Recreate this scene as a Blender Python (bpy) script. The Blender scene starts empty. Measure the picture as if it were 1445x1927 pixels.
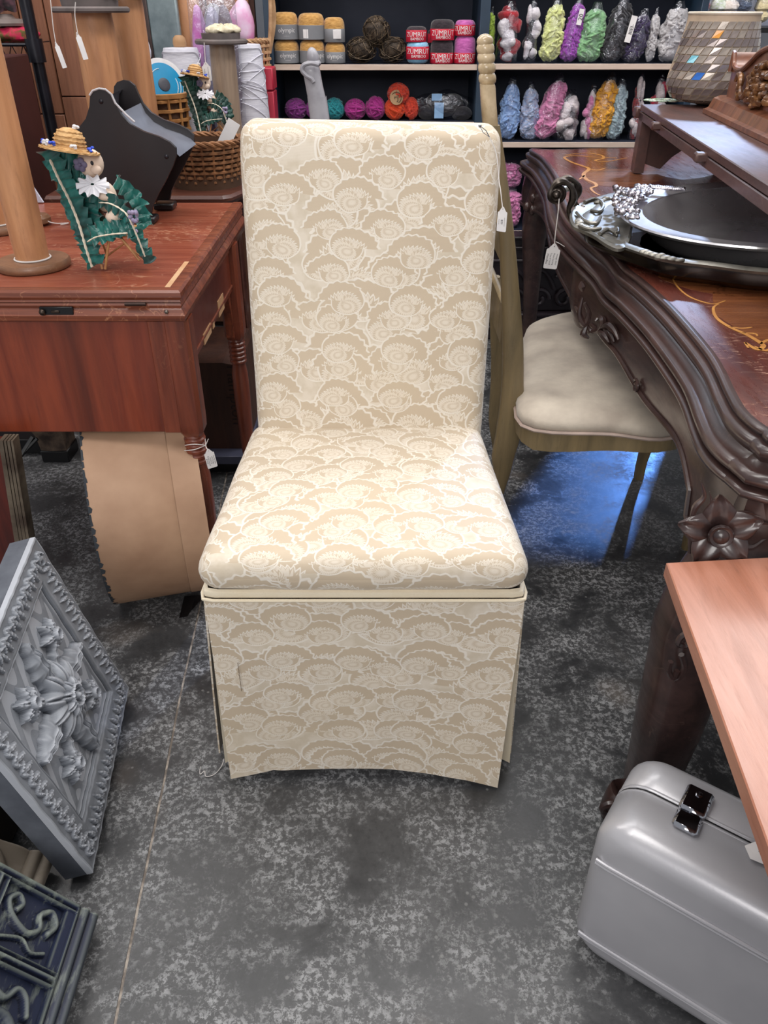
import bpy, math, random
import numpy as np
from mathutils import Vector, Matrix, Euler, noise
random.seed(7)
R = math.radians
C = bpy.context.scene.collection
# ---------------------------------------------------------------- camera, light, exposure
FPX, TH, H = 1470.0, R(32.9), 1.2
cd = bpy.data.cameras.new('camera'); cam = bpy.data.objects.new('camera', cd); C.objects.link(cam)
cam.location = (0, 0, H); cam.rotation_euler = (math.pi/2-TH, 0, 0)
cd.sensor_fit = 'VERTICAL'; cd.sensor_height = 36; cd.lens = FPX/1927*36; cd.clip_start = .02
bpy.context.scene.camera = cam
vs = bpy.context.scene.view_settings
vs.view_transform = 'Standard'; vs.look = 'None'; vs.gamma = 1; vs.use_curve_mapping = False; vs.exposure = 0.2
w = bpy.data.worlds.new('world'); bpy.context.scene.world = w; w.use_nodes = True
w.node_tree.nodes['Background'].inputs[0].default_value = (.93, .95, 1, 1)
w.node_tree.nodes['Background'].inputs[1].default_value = .42
def area(name, loc, size, power, col=(1, .97, .92), tgt=None, sy=None):
    l = bpy.data.lights.new(name, 'AREA'); l.energy = power; l.color = col; l.shape = 'RECTANGLE'; l.size = size; l.size_y = sy or size
    o = bpy.data.objects.new(name, l); C.objects.link(o); o.location = loc
    if tgt: o.rotation_euler = (Vector(tgt)-Vector(loc)).to_track_quat('-Z', 'Y').to_euler()
    return o
area('ceiling_lamp', (-.25, .9, 3.0), .5, 29, (1, .97, .93), (-.1, 1.0, 0), 2.2)
area('ceiling_lamp', (1.7, 2.6, 3.1), .7, 30, (1, .96, .95), (1.2, 1.8, 0), 2.4)
area('ceiling_lamp', (-1.9, 2.4, 3.1), .5, 26, (1, .95, .9), (-1, 2.2, .5), 2.4)
area('ceiling_lamp', (.3, 2.6, 3.0), 2.2, 26, (1, .98, .96), (.3, 3.3, .6), .5)
area('entrance_light', (-.6, -2.2, 2.3), 1.8, 52, (1, .97, .95), (0, 1.2, .3), 1.2)  # added fill lamp in front, brightens the chair skirt and near floor
sl = bpy.data.lights.new('skylight', 'SPOT'); sl.energy = 430; sl.color = (.5, .66, 1); sl.spot_size = R(19); sl.spot_blend = .5; sl.shadow_soft_size = .12
so = bpy.data.objects.new('skylight', sl); C.objects.link(so); so.location = (1.95, 5.0, 3.0)
so.rotation_euler = (Vector((.42, 1.55, .1))-so.location).to_track_quat('-Z', 'Y').to_euler()
s2 = bpy.data.lights.new('doorway_light', 'SPOT'); s2.energy = 620; s2.color = (.13, .34, 1); s2.spot_size = R(10); s2.spot_blend = .35; s2.shadow_soft_size = .05
o2 = bpy.data.objects.new('doorway_light', s2); C.objects.link(o2); o2.location = (2.4, 5.6, 1.48)
o2.rotation_euler = (Vector((.52, 1.95, 0))-o2.location).to_track_quat('-Z', 'Y').to_euler()
# ---------------------------------------------------------------- helpers
ct, st = math.cos(TH), math.sin(TH)
def ray(u, v):
    X = (u-722.5)/FPX; Y = -(v-963.5)/FPX
    return Vector((X, ct+Y*st, -st+Y*ct))
def at(u, v, y):
    r = ray(u, v); return Vector((0, 0, H))+r*(y/r.y)
def atz(u, v, z):
    r = ray(u, v); return Vector((0, 0, H))+r*((z-H)/r.z)
def lin(h):
    if not isinstance(h, str): return tuple(h)[:3]
    h = h.lstrip('#'); o = []
    for i in (0, 2, 4):
        c = int(h[i:i+2], 16)/255; o.append(c/12.92 if c <= .04045 else ((c+.055)/1.055)**2.4)
    return tuple(o)
def wloc(o):
    l = Vector((0, 0, 0))
    while o: l += o.location; o = o.parent
    return l
class M:
    def __init__(s): s.v = []; s.f = []; s.uv = None
    def add(s, vs, fs, T=None):
        n = len(s.v)
        s.v += [tuple(T @ Vector(p)) if T is not None else tuple(p) for p in vs]
        s.f += [tuple(i+n for i in f) for f in fs]; return s
    def box(s, c, d, b=0, T=None, rz=0):
        x, y, z = d[0]/2, d[1]/2, d[2]/2; c = Vector(c)
        b = min(b, x*.98, y*.98, z*.98); vs = []; fs = []
        Rz = Matrix.Rotation(rz, 4, 'Z')
        if b <= 0:
            vs = [(sx*x, sy*y, sz*z) for sx in (-1, 1) for sy in (-1, 1) for sz in (-1, 1)]
            fs = [(0, 1, 3, 2), (4, 6, 7, 5), (0, 4, 5, 1), (2, 3, 7, 6), (0, 2, 6, 4), (1, 5, 7, 3)]
        else:
            idx = {}
            for sx in (-1, 1):
                for sy in (-1, 1):
                    for sz in (-1, 1):
                        for a in range(3):
                            q = [sx*(x-b), sy*(y-b), sz*(z-b)]; q[a] = (sx*x, sy*y, sz*z)[a]
                            idx[(sx, sy, sz, a)] = len(vs); vs.append(tuple(q))
            I = lambda sx, sy, sz, a: idx[(sx, sy, sz, a)]
            for sg in (-1, 1):
                q = [I(sg, -1, -1, 0), I(sg, 1, -1, 0), I(sg, 1, 1, 0), I(sg, -1, 1, 0)]; fs.append(q if sg > 0 else q[::-1])
                q = [I(-1, sg, -1, 1), I(-1, sg, 1, 1), I(1, sg, 1, 1), I(1, sg, -1, 1)]; fs.append(q if sg > 0 else q[::-1])
                q = [I(-1, -1, sg, 2), I(1, -1, sg, 2), I(1, 1, sg, 2), I(-1, 1, sg, 2)]; fs.append(q if sg > 0 else q[::-1])
            for s1 in (-1, 1):
                for s2 in (-1, 1):
                    fs.append([I(s1, s2, -1, 0), I(s1, s2, 1, 0), I(s1, s2, 1, 1), I(s1, s2, -1, 1)][::1 if s1*s2 < 0 else 1])
                    fs.append([I(s1, -1, s2, 0), I(s1, 1, s2, 0), I(s1, 1, s2, 2), I(s1, -1, s2, 2)])
                    fs.append([I(-1, s1, s2, 1), I(1, s1, s2, 1), I(1, s1, s2, 2), I(-1, s1, s2, 2)])
                    for s3 in (-1, 1): fs.append([I(s1, s2, s3, 0), I(s1, s2, s3, 1), I(s1, s2, s3, 2)])
        vs = [Rz @ Vector(p)+c for p in vs]
        return s.add(vs, fs, T)
    def lathe(s, prof, c=(0, 0, 0), seg=32, T=None, fn=None, caps=True):
        c = Vector(c); vs = []; fs = []; n = len(prof)
        for r, z in prof:
            for k in range(seg):
                a = 2*math.pi*k/seg; rr = r*(fn(a, z) if fn else 1)
                vs.append(Vector((rr*math.cos(a), rr*math.sin(a), z))+c)
        for i in range(n-1):
            for k in range(seg):
                k2 = (k+1) % seg; fs.append((i*seg+k, i*seg+k2, (i+1)*seg+k2, (i+1)*seg+k))
        if caps:
            if prof[0][0] > 1e-6: fs.append(tuple(range(seg))[::-1])
            if prof[-1][0] > 1e-6: fs.append(tuple((n-1)*seg+k for k in range(seg)))
        return s.add(vs, fs, T)
    def tube(s, pts, r, seg=8, closed=False, flat=1.0, T=None, up=None):
        pts = [Vector(p) for p in pts]; n = len(pts); vs = []; fs = []
        rs = r if hasattr(r, '__len__') else [r]*n
        prev = None
        for i in range(n):
            a = pts[(i-1) % n] if (closed or i > 0) else pts[i]; b = pts[(i+1) % n] if (closed or i < n-1) else pts[i]
            t = (b-a); t = t.normalized() if t.length > 1e-9 else Vector((0, 0, 1))
            if prev is None:
                h = Vector(up) if up else (Vector((0, 0, 1)) if abs(t.z) < .9 else Vector((0, 1, 0)))
                x = h.cross(t).normalized()
            else:
                x = prev-t*prev.dot(t); x = x.normalized() if x.length > 1e-6 else prev
            prev = x; y = t.cross(x)
            for k in range(seg):
                q = 2*math.pi*k/seg; vs.append(pts[i]+x*math.cos(q)*rs[i]+y*math.sin(q)*rs[i]*flat)
        m = n if closed else n-1
        for i in range(m):
            j = (i+1) % n
            for k in range(seg):
                k2 = (k+1) % seg; fs.append((i*seg+k, i*seg+k2, j*seg+k2, j*seg+k))
        if not closed: fs.append(tuple(range(seg))[::-1]); fs.append(tuple((n-1)*seg+k for k in range(seg)))
        return s.add(vs, fs, T)
    def prism(s, out, d, T=None, axis='y'):
        # outline in (x,z), extruded along y by d (from 0)
        n = len(out); vs = [(p[0], 0, p[1]) for p in out]+[(p[0], d, p[1]) for p in out]
        fs = [tuple(range(n)), tuple(range(n, 2*n))[::-1]]+[(i, i+n, (i+1) % n+n, (i+1) % n) for i in range(n)]
        if axis == 'z': vs = [(p[0], p[2], p[1]) for p in vs]
        return s.add(vs, fs, T)
    def ell(s, c, r, seg=20, rings=12, ns=0, nf=8, T=None, sq=1):
        c = Vector(c); vs = []; fs = []; r = r if hasattr(r, '__len__') else (r, r, r)
        for i in range(rings+1):
            p = math.pi*i/rings
            for k in range(seg):
                a = 2*math.pi*k/seg
                d = Vector((math.sin(p)*math.cos(a), math.sin(p)*math.sin(a), math.cos(p)))
                if sq != 1: d = Vector([math.copysign(abs(q)**sq, q) for q in d])
                q = Vector((d.x*r[0], d.y*r[1], d.z*r[2]))
                if ns: q *= 1+ns*noise.noise((q+c)*nf)
                vs.append(q+c)
        for i in range(rings):
            for k in range(seg):
                k2 = (k+1) % seg; fs.append((i*seg+k, (i+1)*seg+k, (i+1)*seg+k2, i*seg+k2))
        return s.add(vs, fs, T)
    def grid(s, nx, ny, fn, T=None):
        vs = [fn(i/nx, j/ny) for j in range(ny+1) for i in range(nx+1)]
        fs = [(j*(nx+1)+i, j*(nx+1)+i+1, (j+1)*(nx+1)+i+1, (j+1)*(nx+1)+i) for j in range(ny) for i in range(nx)]
        return s.add(vs, fs, T)
    def loft(s, rings, closed=True, caps=True, T=None):
        n = len(rings[0]); vs = [p for r in rings for p in r]; fs = []
        for i in range(len(rings)-1):
            for k in range(n if closed else n-1):
                k2 = (k+1) % n; fs.append((i*n+k, i*n+k2, (i+1)*n+k2, (i+1)*n+k))
        if caps and closed: fs.append(tuple(range(n))[::-1]); fs.append(tuple((len(rings)-1)*n+k for k in range(n)))
        return s.add(vs, fs, T)
    def build(s, name, mat, parent=None, smooth=True, ang=38, local=False, kind=None, uv=None):
        off = wloc(parent) if (parent and not local) else Vector((0, 0, 0))
        me = bpy.data.meshes.new(name)
        va = np.array(s.v, dtype=float).reshape(-1, 3)-np.array(off)
        me.from_pydata(va.tolist(), [], s.f)
        if uv is not None:
            ul = me.uv_layers.new(name='UVMap'); idx = np.empty(len(me.loops), dtype=np.int32); me.loops.foreach_get('vertex_index', idx)
            ul.data.foreach_set('uv', np.array(uv, dtype=np.float32)[idx].ravel())
        me.validate(); me.update()
        import bmesh
        b = bmesh.new(); b.from_mesh(me); bmesh.ops.recalc_face_normals(b, faces=b.faces); b.to_mesh(me); b.free()
        if smooth:
            me.polygons.foreach_set('use_smooth', [True]*len(me.polygons))
            if ang < 180: me.set_sharp_from_angle(angle=R(ang))
        me.materials.append(mat)
        o = bpy.data.objects.new(name, me); C.objects.link(o)
        if parent: o.parent = parent
        if kind: o['kind'] = kind
        return o
def thing(name, label, cat, loc=(0, 0, 0), group=None):
    o = bpy.data.objects.new(name, None); C.objects.link(o); o.location = loc; o.empty_display_size = .05
    o['label'] = label; o['category'] = cat
    if group: o['group'] = group
    return o
def tag(o, label, cat, group=None):
    o['label'] = label; o['category'] = cat
    if group: o['group'] = group
    return o
def lab(o, l): o['label'] = l; return o
def struct(o): o['kind'] = 'structure'; return o
def smoothpts(pts, n=6, closed=False):
    pts = [Vector(p) for p in pts]; N = len(pts); out = []
    for i in range(N if closed else N-1):
        g = lambda k: pts[k % N] if closed else pts[max(0, min(N-1, k))]
        a, b, c, d = g(i-1), g(i), g(i+1), g(i+2)
        for k in range(n):
            t = k/n; out.append(.5*((2*b)+(c-a)*t+(2*a-5*b+4*c-d)*t*t+(3*b-a-3*c+d)*t**3))
    if not closed: out.append(pts[-1])
    return out
_tc = {}
def textmesh(s, size, ext=.0003):
    k = s
    if k not in _tc:
        cu = bpy.data.curves.new('t', 'FONT'); cu.body = s; cu.size = 1; cu.align_x = 'CENTER'; cu.align_y = 'CENTER'; cu.resolution_u = 2; cu.extrude = .02
        o = bpy.data.objects.new('t', cu); me = bpy.data.meshes.new_from_object(o)
        _tc[k] = ([tuple(v.co) for v in me.vertices], [tuple(p.vertices) for p in me.polygons])
        bpy.data.objects.remove(o); bpy.data.curves.remove(cu); bpy.data.meshes.remove(me)
    vs_, fs_ = _tc[k]
    return [(x*size, y*size, z*size*.6) for x, y, z in vs_], fs_
# ---------------------------------------------------------------- materials
def newmat(name):
    m = bpy.data.materials.new(name); m.use_nodes = True; nt = m.node_tree
    return m, nt, nt.nodes['Principled BSDF']
def N(nt, t, **kw):
    n = nt.nodes.new(t)
    for k, v in kw.items():
        if k in n.inputs: n.inputs[k].default_value = v
        else: setattr(n, k, v)
    return n
def coords(nt, sc=(1, 1, 1), kind='Object', rot=(0, 0, 0)):
    tc = N(nt, 'ShaderNodeTexCoord'); mp = N(nt, 'ShaderNodeMapping'); mp.inputs['Scale'].default_value = sc; mp.inputs['Rotation'].default_value = rot
    nt.links.new(tc.outputs[kind], mp.inputs['Vector']); return mp.outputs['Vector']
def mixc(nt, fac, a, b, bt='MIX'):
    n = nt.nodes.new('ShaderNodeMix'); n.data_type = 'RGBA'; n.blend_type = bt
    for i, x in ((6, a), (7, b)):
        if isinstance(x, (tuple, list)): n.inputs[i].default_value = (*x[:3], 1)
        else: nt.links.new(x, n.inputs[i])
    if isinstance(fac, (int, float)): n.inputs[0].default_value = fac
    else: nt.links.new(fac, n.inputs[0])
    return n.outputs[2]
def ramp(nt, x, a, b, va=0., vb=1.):
    n = N(nt, 'ShaderNodeMapRange'); n.inputs[1].default_value = a; n.inputs[2].default_value = b; n.inputs[3].default_value = va; n.inputs[4].default_value = vb
    nt.links.new(x, n.inputs[0]); return n.outputs[0]
def noi(nt, vec, s, d=4, r=.55, dist=0):
    n = N(nt, 'ShaderNodeTexNoise'); n.inputs['Scale'].default_value = s; n.inputs['Detail'].default_value = d; n.inputs['Roughness'].default_value = r; n.inputs['Distortion'].default_value = dist
    nt.links.new(vec, n.inputs['Vector']); return n.outputs['Fac']
def mth(nt, op, a, b=None, c=None):
    n = N(nt, 'ShaderNodeMath', operation=op)
    for i, x in enumerate((a, b, c)):
        if x is None: continue
        if isinstance(x, (int, float)): n.inputs[i].default_value = x
        else: nt.links.new(x, n.inputs[i])
    return n.outputs[0]
def bump(nt, h, s, d, bs):
    b = N(nt, 'ShaderNodeBump'); b.inputs['Strength'].default_value = s; b.inputs['Distance'].default_value = d
    nt.links.new(h, b.inputs['Height']); nt.links.new(b.outputs[0], bs.inputs['Normal']); return b
_mc = {}
def mat(col, rough=.5, metal=0, col2=None, ns=12, bs=0, bsc=80, st=(1, 1, 1), lo=.35, hi=.65, name=None, coat=0, spec=.5, sheen=0, trans=0, r2=None):
    key = (str(col), rough, metal, str(col2), ns, bs, bsc, st, lo, hi, coat, spec, sheen, trans, r2)
    if key in _mc: return _mc[key]
    m, nt, b = newmat(name or 'procedural_paint'); c = lin(col)
    c2 = lin(col2) if col2 else tuple(x*.72 for x in c)
    v = coords(nt, st); f = noi(nt, v, ns); fr = ramp(nt, f, lo, hi)
    nt.links.new(mixc(nt, fr, c, c2), b.inputs['Base Color'])
    nt.links.new(ramp(nt, f, .3, .7, rough, r2 if r2 is not None else min(1, rough*1.25)), b.inputs['Roughness'])
    b.inputs['Metallic'].default_value = metal; b.inputs['Specular IOR Level'].default_value = spec
    b.inputs['Coat Weight'].default_value = coat; b.inputs['Coat Roughness'].default_value = .15
    b.inputs['Sheen Weight'].default_value = sheen; b.inputs['Transmission Weight'].default_value = trans
    if bs: bump(nt, noi(nt, v, bsc), bs, .002, b)
    _mc[key] = m; return m
def wood(c1, c2, grain=(2, 30, 2), rough=.3, scr=0, sc='#c9936a', coat=.3, name='wood', dark=None, bs=.06):
    m, nt, b = newmat(name); v = coords(nt, grain)
    f = noi(nt, v, 2.2, 6, .6, .6); fine = noi(nt, v, 9, 5, .7)
    col = mixc(nt, ramp(nt, f, .32, .68), lin(c1), lin(c2))
    col = mixc(nt, ramp(nt, fine, .55, .75, 0, .35), col, tuple(x*.35 for x in lin(c2)))
    if dark:
        col = mixc(nt, ramp(nt, noi(nt, coords(nt, tuple(g*.35 for g in grain)), 1.6, 3, .5, 1.2), .56, .74, 0, .7), col, lin(dark))
    if scr:
        sv = coords(nt, (1, 1, 1)); n1 = noi(nt, sv, 7, 2); thin = noi(nt, coords(nt, (14, 60, 14), rot=(0, 0, .9)), 3, 5, .75)
        k = mth(nt, 'MULTIPLY', ramp(nt, thin,   .62-.06*scr, .675-.06*scr), ramp(nt, n1, .5, .62))
        w2 = noi(nt, sv, 5.5, 3, .5, 2.5); line = ramp(nt, mth(nt, 'ABSOLUTE', mth(nt, 'SUBTRACT', w2, .5)), .0, .007, 1, 0)
        k2 = mth(nt, 'MULTIPLY', line, ramp(nt, n1, .45, .5, .0, .6))
        col = mixc(nt, mth(nt, 'MULTIPLY', mth(nt, 'MAXIMUM', k, k2), .8*min(1, scr)), col, lin(sc))
    nt.links.new(col, b.inputs['Base Color'])
    nt.links.new(ramp(nt, fine, .3, .7, rough, rough+.15), b.inputs['Roughness'])
    b.inputs['Coat Weight'].default_value = coat; b.inputs['Coat Roughness'].default_value = .18
    bump(nt, fine, bs*3, .0006, b); return m
def damask():
    m, nt, b = newmat('cream_damask'); v = coords(nt, (1, 1, 1), 'UV')
    dn = N(nt, 'ShaderNodeTexNoise'); dn.inputs['Scale'].default_value = 22; dn.inputs['Detail'].default_value = 2; nt.links.new(v, dn.inputs['Vector'])
    off = N(nt, 'ShaderNodeVectorMath', operation='SUBTRACT'); nt.links.new(dn.outputs['Color'], off.inputs[0]); off.inputs[1].default_value = (.5, .5, .5)
    sc_ = N(nt, 'ShaderNodeVectorMath', operation='SCALE'); nt.links.new(off.outputs[0], sc_.inputs[0]); sc_.inputs['Scale'].default_value = .012
    ad = N(nt, 'ShaderNodeVectorMath', operation='ADD'); nt.links.new(v, ad.inputs[0]); nt.links.new(sc_.outputs[0], ad.inputs[1])
    col = mixc(nt, ramp(nt, noi(nt, v, 30, 3), .4, .6), lin('#d1c3ad'), lin('#dfd3c1')); hs = None
    for (sc, ox, oy, rot, fl) in ((6.4, 0, 0, .2, 1), (6.4, .5, .52, -.3, -1), (8.2, .25, .7, .5, 1), (7.2, .73, .2, 0, -1), (9.6, .1, .35, -.15, 1), (8.8, .6, .05, .3, -1)):
        mp = N(nt, 'ShaderNodeMapping'); mp.inputs['Scale'].default_value = (sc, sc*1.3, 1); mp.inputs['Location'].default_value = (ox, oy, 0); mp.inputs['Rotation'].default_value = (0, 0, rot*.25)
        nt.links.new(ad.outputs[0], mp.inputs['Vector'])
        fl_ = N(nt, 'ShaderNodeVectorMath', operation='FLOOR'); nt.links.new(mp.outputs[0], fl_.inputs[0])
        lo = N(nt, 'ShaderNodeVectorMath', operation='SUBTRACT'); nt.links.new(mp.outputs[0], lo.inputs[0]); nt.links.new(fl_.outputs[0], lo.inputs[1])
        wn = N(nt, 'ShaderNodeTexWhiteNoise', noise_dimensions='2D'); nt.links.new(fl_.outputs[0], wn.inputs['Vector'])
        cs = N(nt, 'ShaderNodeSeparateColor'); nt.links.new(wn.outputs['Color'], cs.inputs[0])
        sx = N(nt, 'ShaderNodeSeparateXYZ'); nt.links.new(lo.outputs[0], sx.inputs[0])
        sg = mth(nt, 'MULTIPLY', mth(nt, 'SUBTRACT', mth(nt, 'MULTIPLY', mth(nt, 'GREATER_THAN', cs.outputs[0], .28), 2), 1), fl)
        x = mth(nt, 'MULTIPLY', mth(nt, 'ADD', mth(nt, 'SUBTRACT', sx.outputs[0], .5), mth(nt, 'MULTIPLY', mth(nt, 'SUBTRACT', cs.outputs[1], .5), .1)), sg)
        y = mth(nt, 'ADD', mth(nt, 'SUBTRACT', sx.outputs[1], .46), mth(nt, 'MULTIPLY', mth(nt, 'SUBTRACT', cs.outputs[2], .5), .1))
        r = mth(nt, 'SQRT', mth(nt, 'ADD', mth(nt, 'MULTIPLY', x, x), mth(nt, 'MULTIPLY', y, y)))
        a = mth(nt, 'ARCTAN2', y, x)
        zz = mth(nt, 'PINGPONG', mth(nt, 'ADD', mth(nt, 'MULTIPLY', a, 3.1), mth(nt, 'MULTIPLY', r, 4)), .5)
        Rb = mth(nt, 'ADD', mth(nt, 'ADD', .325, mth(nt, 'MULTIPLY', a, .036)), mth(nt, 'MULTIPLY', mth(nt, 'MULTIPLY', zz, mth(nt, 'GREATER_THAN', a, .9)), .07))
        t = mth(nt, 'DIVIDE', r, Rb)
        # second, offset spiral gives the crescent
        x2 = mth(nt, 'ADD', x, -.05); y2 = mth(nt, 'ADD', y, .09)
        r2 = mth(nt, 'SQRT', mth(nt, 'ADD', mth(nt, 'MULTIPLY', x2, x2), mth(nt, 'MULTIPLY', y2, y2)))
        z2 = mth(nt, 'PINGPONG', mth(nt, 'ADD', mth(nt, 'MULTIPLY', mth(nt, 'ARCTAN2', y2, x2), 4.2), mth(nt, 'MULTIPLY', r2, 12)), .5)
        t2 = mth(nt, 'ADD', mth(nt, 'DIVIDE', r2, mth(nt, 'ADD', .225, mth(nt, 'MULTIPLY', a, .03))), mth(nt, 'MULTIPLY', z2, -.42))
        mask = ramp(nt, t, .985, 1.0, 1, 0)
        line = mth(nt, 'MAXIMUM', ramp(nt, t, .90, .93), ramp(nt, mth(nt, 'ABSOLUTE', mth(nt, 'SUBTRACT', t2, .84)), .04, .07, 1, 0))
        inner = ramp(nt, t2, .70, .80, 1, 0); core = ramp(nt, mth(nt, 'ADD', mth(nt, 'PINGPONG', mth(nt, 'ADD', mth(nt, 'MULTIPLY', t2, 2.2), mth(nt, 'MULTIPLY', a, .5)), .5), mth(nt, 'MULTIPLY', z2, .25)), .16, .24, 1, 0)
        c_ = mixc(nt, mth(nt, 'MULTIPLY', inner, mth(nt, 'SUBTRACT', 1, core)), lin('#c9b79e'), lin('#e2d6c4'))
        c_ = mixc(nt, mth(nt, 'MULTIPLY', line, .9), c_, lin('#ece4d7'))
        col = mixc(nt, mask, col, c_)
        hgt_ = mth(nt, 'MAXIMUM', line, mth(nt, 'MULTIPLY', inner, .6))
        hs = hgt_ if hs is None else mth(nt, 'ADD', mth(nt, 'MULTIPLY', hs, mth(nt, 'SUBTRACT', 1, mask)), mth(nt, 'MULTIPLY', hgt_, mask))
    b1 = hs; l1 = 0
    st_ = noi(nt, v, 3.2, 4, .6)
    col = mixc(nt, ramp(nt, st_, .5, .75, 0, .25), col, lin('#d9c7a6'))
    nt.links.new(col, b.inputs['Base Color'])
    nt.links.new(ramp(nt, b1, 0, 1, .38, .62), b.inputs['Roughness'])
    b.inputs['Sheen Weight'].default_value = .25; b.inputs['Specular IOR Level'].default_value = .4
    wv = N(nt, 'ShaderNodeTexWave', wave_type='BANDS', bands_direction='Y'); wv.inputs['Scale'].default_value = 320; nt.links.new(v, wv.inputs['Vector'])
    hgt = mth(nt, 'ADD', mth(nt, 'MULTIPLY', b1, .7), mth(nt, 'MULTIPLY', wv.outputs['Fac'], .25))
    bump(nt, hgt, .35, .0012, b)
    return m
FABRIC = damask()
PLAINF = mat('#e8dcc4', .6, col2='#dfd0b4', ns=9, bs=.3, bsc=300, name='cream_cloth', sheen=.3)
def floor_mat():
    m, nt, b = newmat('worn_concrete'); v = coords(nt, (1, 1, 1))
    big = noi(nt, v, 1.7, 6, .6, .4); mid = noi(nt, v, 7, 8, .72, .3); fin = noi(nt, v, 95, 5, .7); sp = noi(nt, v, 85, 8, .8, .25)
    k = ramp(nt, mth(nt, 'ADD', mth(nt, 'MULTIPLY', big, .55), mth(nt, 'MULTIPLY', mid, .45)), .4, .62)
    col = mixc(nt, k, lin('#2f3032'), lin('#5d5d5e'))
    wear = mth(nt, 'MULTIPLY', ramp(nt, sp, .495, .54), ramp(nt, mid, .43, .58))
    col = mixc(nt, mth(nt, 'MULTIPLY', wear, .8), col, lin('#a4a5a6'))
    col = mixc(nt, mth(nt, 'MULTIPLY', ramp(nt, fin, .52, .64), .4), col, lin('#2c2c2e'))
    col = mixc(nt, mth(nt, 'MULTIPLY', ramp(nt, noi(nt, v, 2.7, 3), .62, .72), .35), col, lin('#8b7f74'))
    vo = N(nt, 'ShaderNodeTexVoronoi'); vo.inputs['Scale'].default_value = 38; nt.links.new(v, vo.inputs['Vector'])
    col = mixc(nt, ramp(nt, vo.outputs['Distance'], .08, .13, .35, 0), col, lin('#9c9c9a'))
    nt.links.new(col, b.inputs['Base Color'])
    nt.links.new(mth(nt, 'ADD', ramp(nt, mid, .35, .65, .3, .5), mth(nt, 'MULTIPLY', wear, .2)), b.inputs['Roughness'])
    bump(nt, mth(nt, 'ADD', fin, mth(nt, 'MULTIPLY', wear, .6)), .22, .0012, b)
    return m
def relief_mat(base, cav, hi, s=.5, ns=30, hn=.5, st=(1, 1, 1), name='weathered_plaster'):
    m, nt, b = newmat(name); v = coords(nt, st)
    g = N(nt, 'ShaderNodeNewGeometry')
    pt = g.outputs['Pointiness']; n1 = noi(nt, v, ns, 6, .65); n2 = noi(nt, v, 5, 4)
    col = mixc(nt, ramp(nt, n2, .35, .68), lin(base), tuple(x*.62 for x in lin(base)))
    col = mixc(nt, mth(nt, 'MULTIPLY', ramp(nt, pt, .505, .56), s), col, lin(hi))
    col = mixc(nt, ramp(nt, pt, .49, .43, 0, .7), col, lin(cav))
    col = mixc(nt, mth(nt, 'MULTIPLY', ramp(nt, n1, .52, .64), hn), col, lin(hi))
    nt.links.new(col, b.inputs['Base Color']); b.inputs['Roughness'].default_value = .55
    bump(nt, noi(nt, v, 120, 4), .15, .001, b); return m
def film_mat(col=(.9, .92, 1), a=.10):
    m = bpy.data.materials.new('clear_plastic'); m.use_nodes = True; nt = m.node_tree; nt.nodes.clear()
    out = N(nt, 'ShaderNodeOutputMaterial'); t = N(nt, 'ShaderNodeBsdfTransparent'); g = N(nt, 'ShaderNodeBsdfGlossy'); g.inputs['Roughness'].default_value = .16
    t.inputs[0].default_value = (.97, .97, .98, 1); g.inputs[0].default_value = (*col, 1)
    lw = N(nt, 'ShaderNodeLayerWeight'); lw.inputs[0].default_value = .25
    f = ramp(nt, lw.outputs['Facing'], 0, 1, a, .45); mx = N(nt, 'ShaderNodeMixShader')
    bp = N(nt, 'ShaderNodeBump'); bp.inputs['Strength'].default_value = .9; bp.inputs['Distance'].default_value = .01
    nt.links.new(noi(nt, coords(nt), 28, 3, .6, 1.5), bp.inputs['Height']); nt.links.new(bp.outputs[0], g.inputs['Normal'])
    nt.links.new(f, mx.inputs[0]); nt.links.new(t.outputs[0], mx.inputs[1]); nt.links.new(g.outputs[0], mx.inputs[2]); nt.links.new(mx.outputs[0], out.inputs[0])
    return m
FILM = film_mat()
WHITE = mat('#e9e6e4', .5, col2='#d8d5d6', name='white_card'); INK = mat('#2b2a33', .6, name='ink')
STRING = mat('#e6e0dc', .7, name='white_string')
CHROME = mat('#b9bac0', .08, 1, col2='#8c8d92', ns=5, name='chrome'); BLACK = mat('#0d0c0f', .35, name='black_paint')
RAFFIA = mat('#4a3c2e', .7, col2='#221a15', ns=60, bs=.5, bsc=200, name='dark_raffia')
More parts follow.
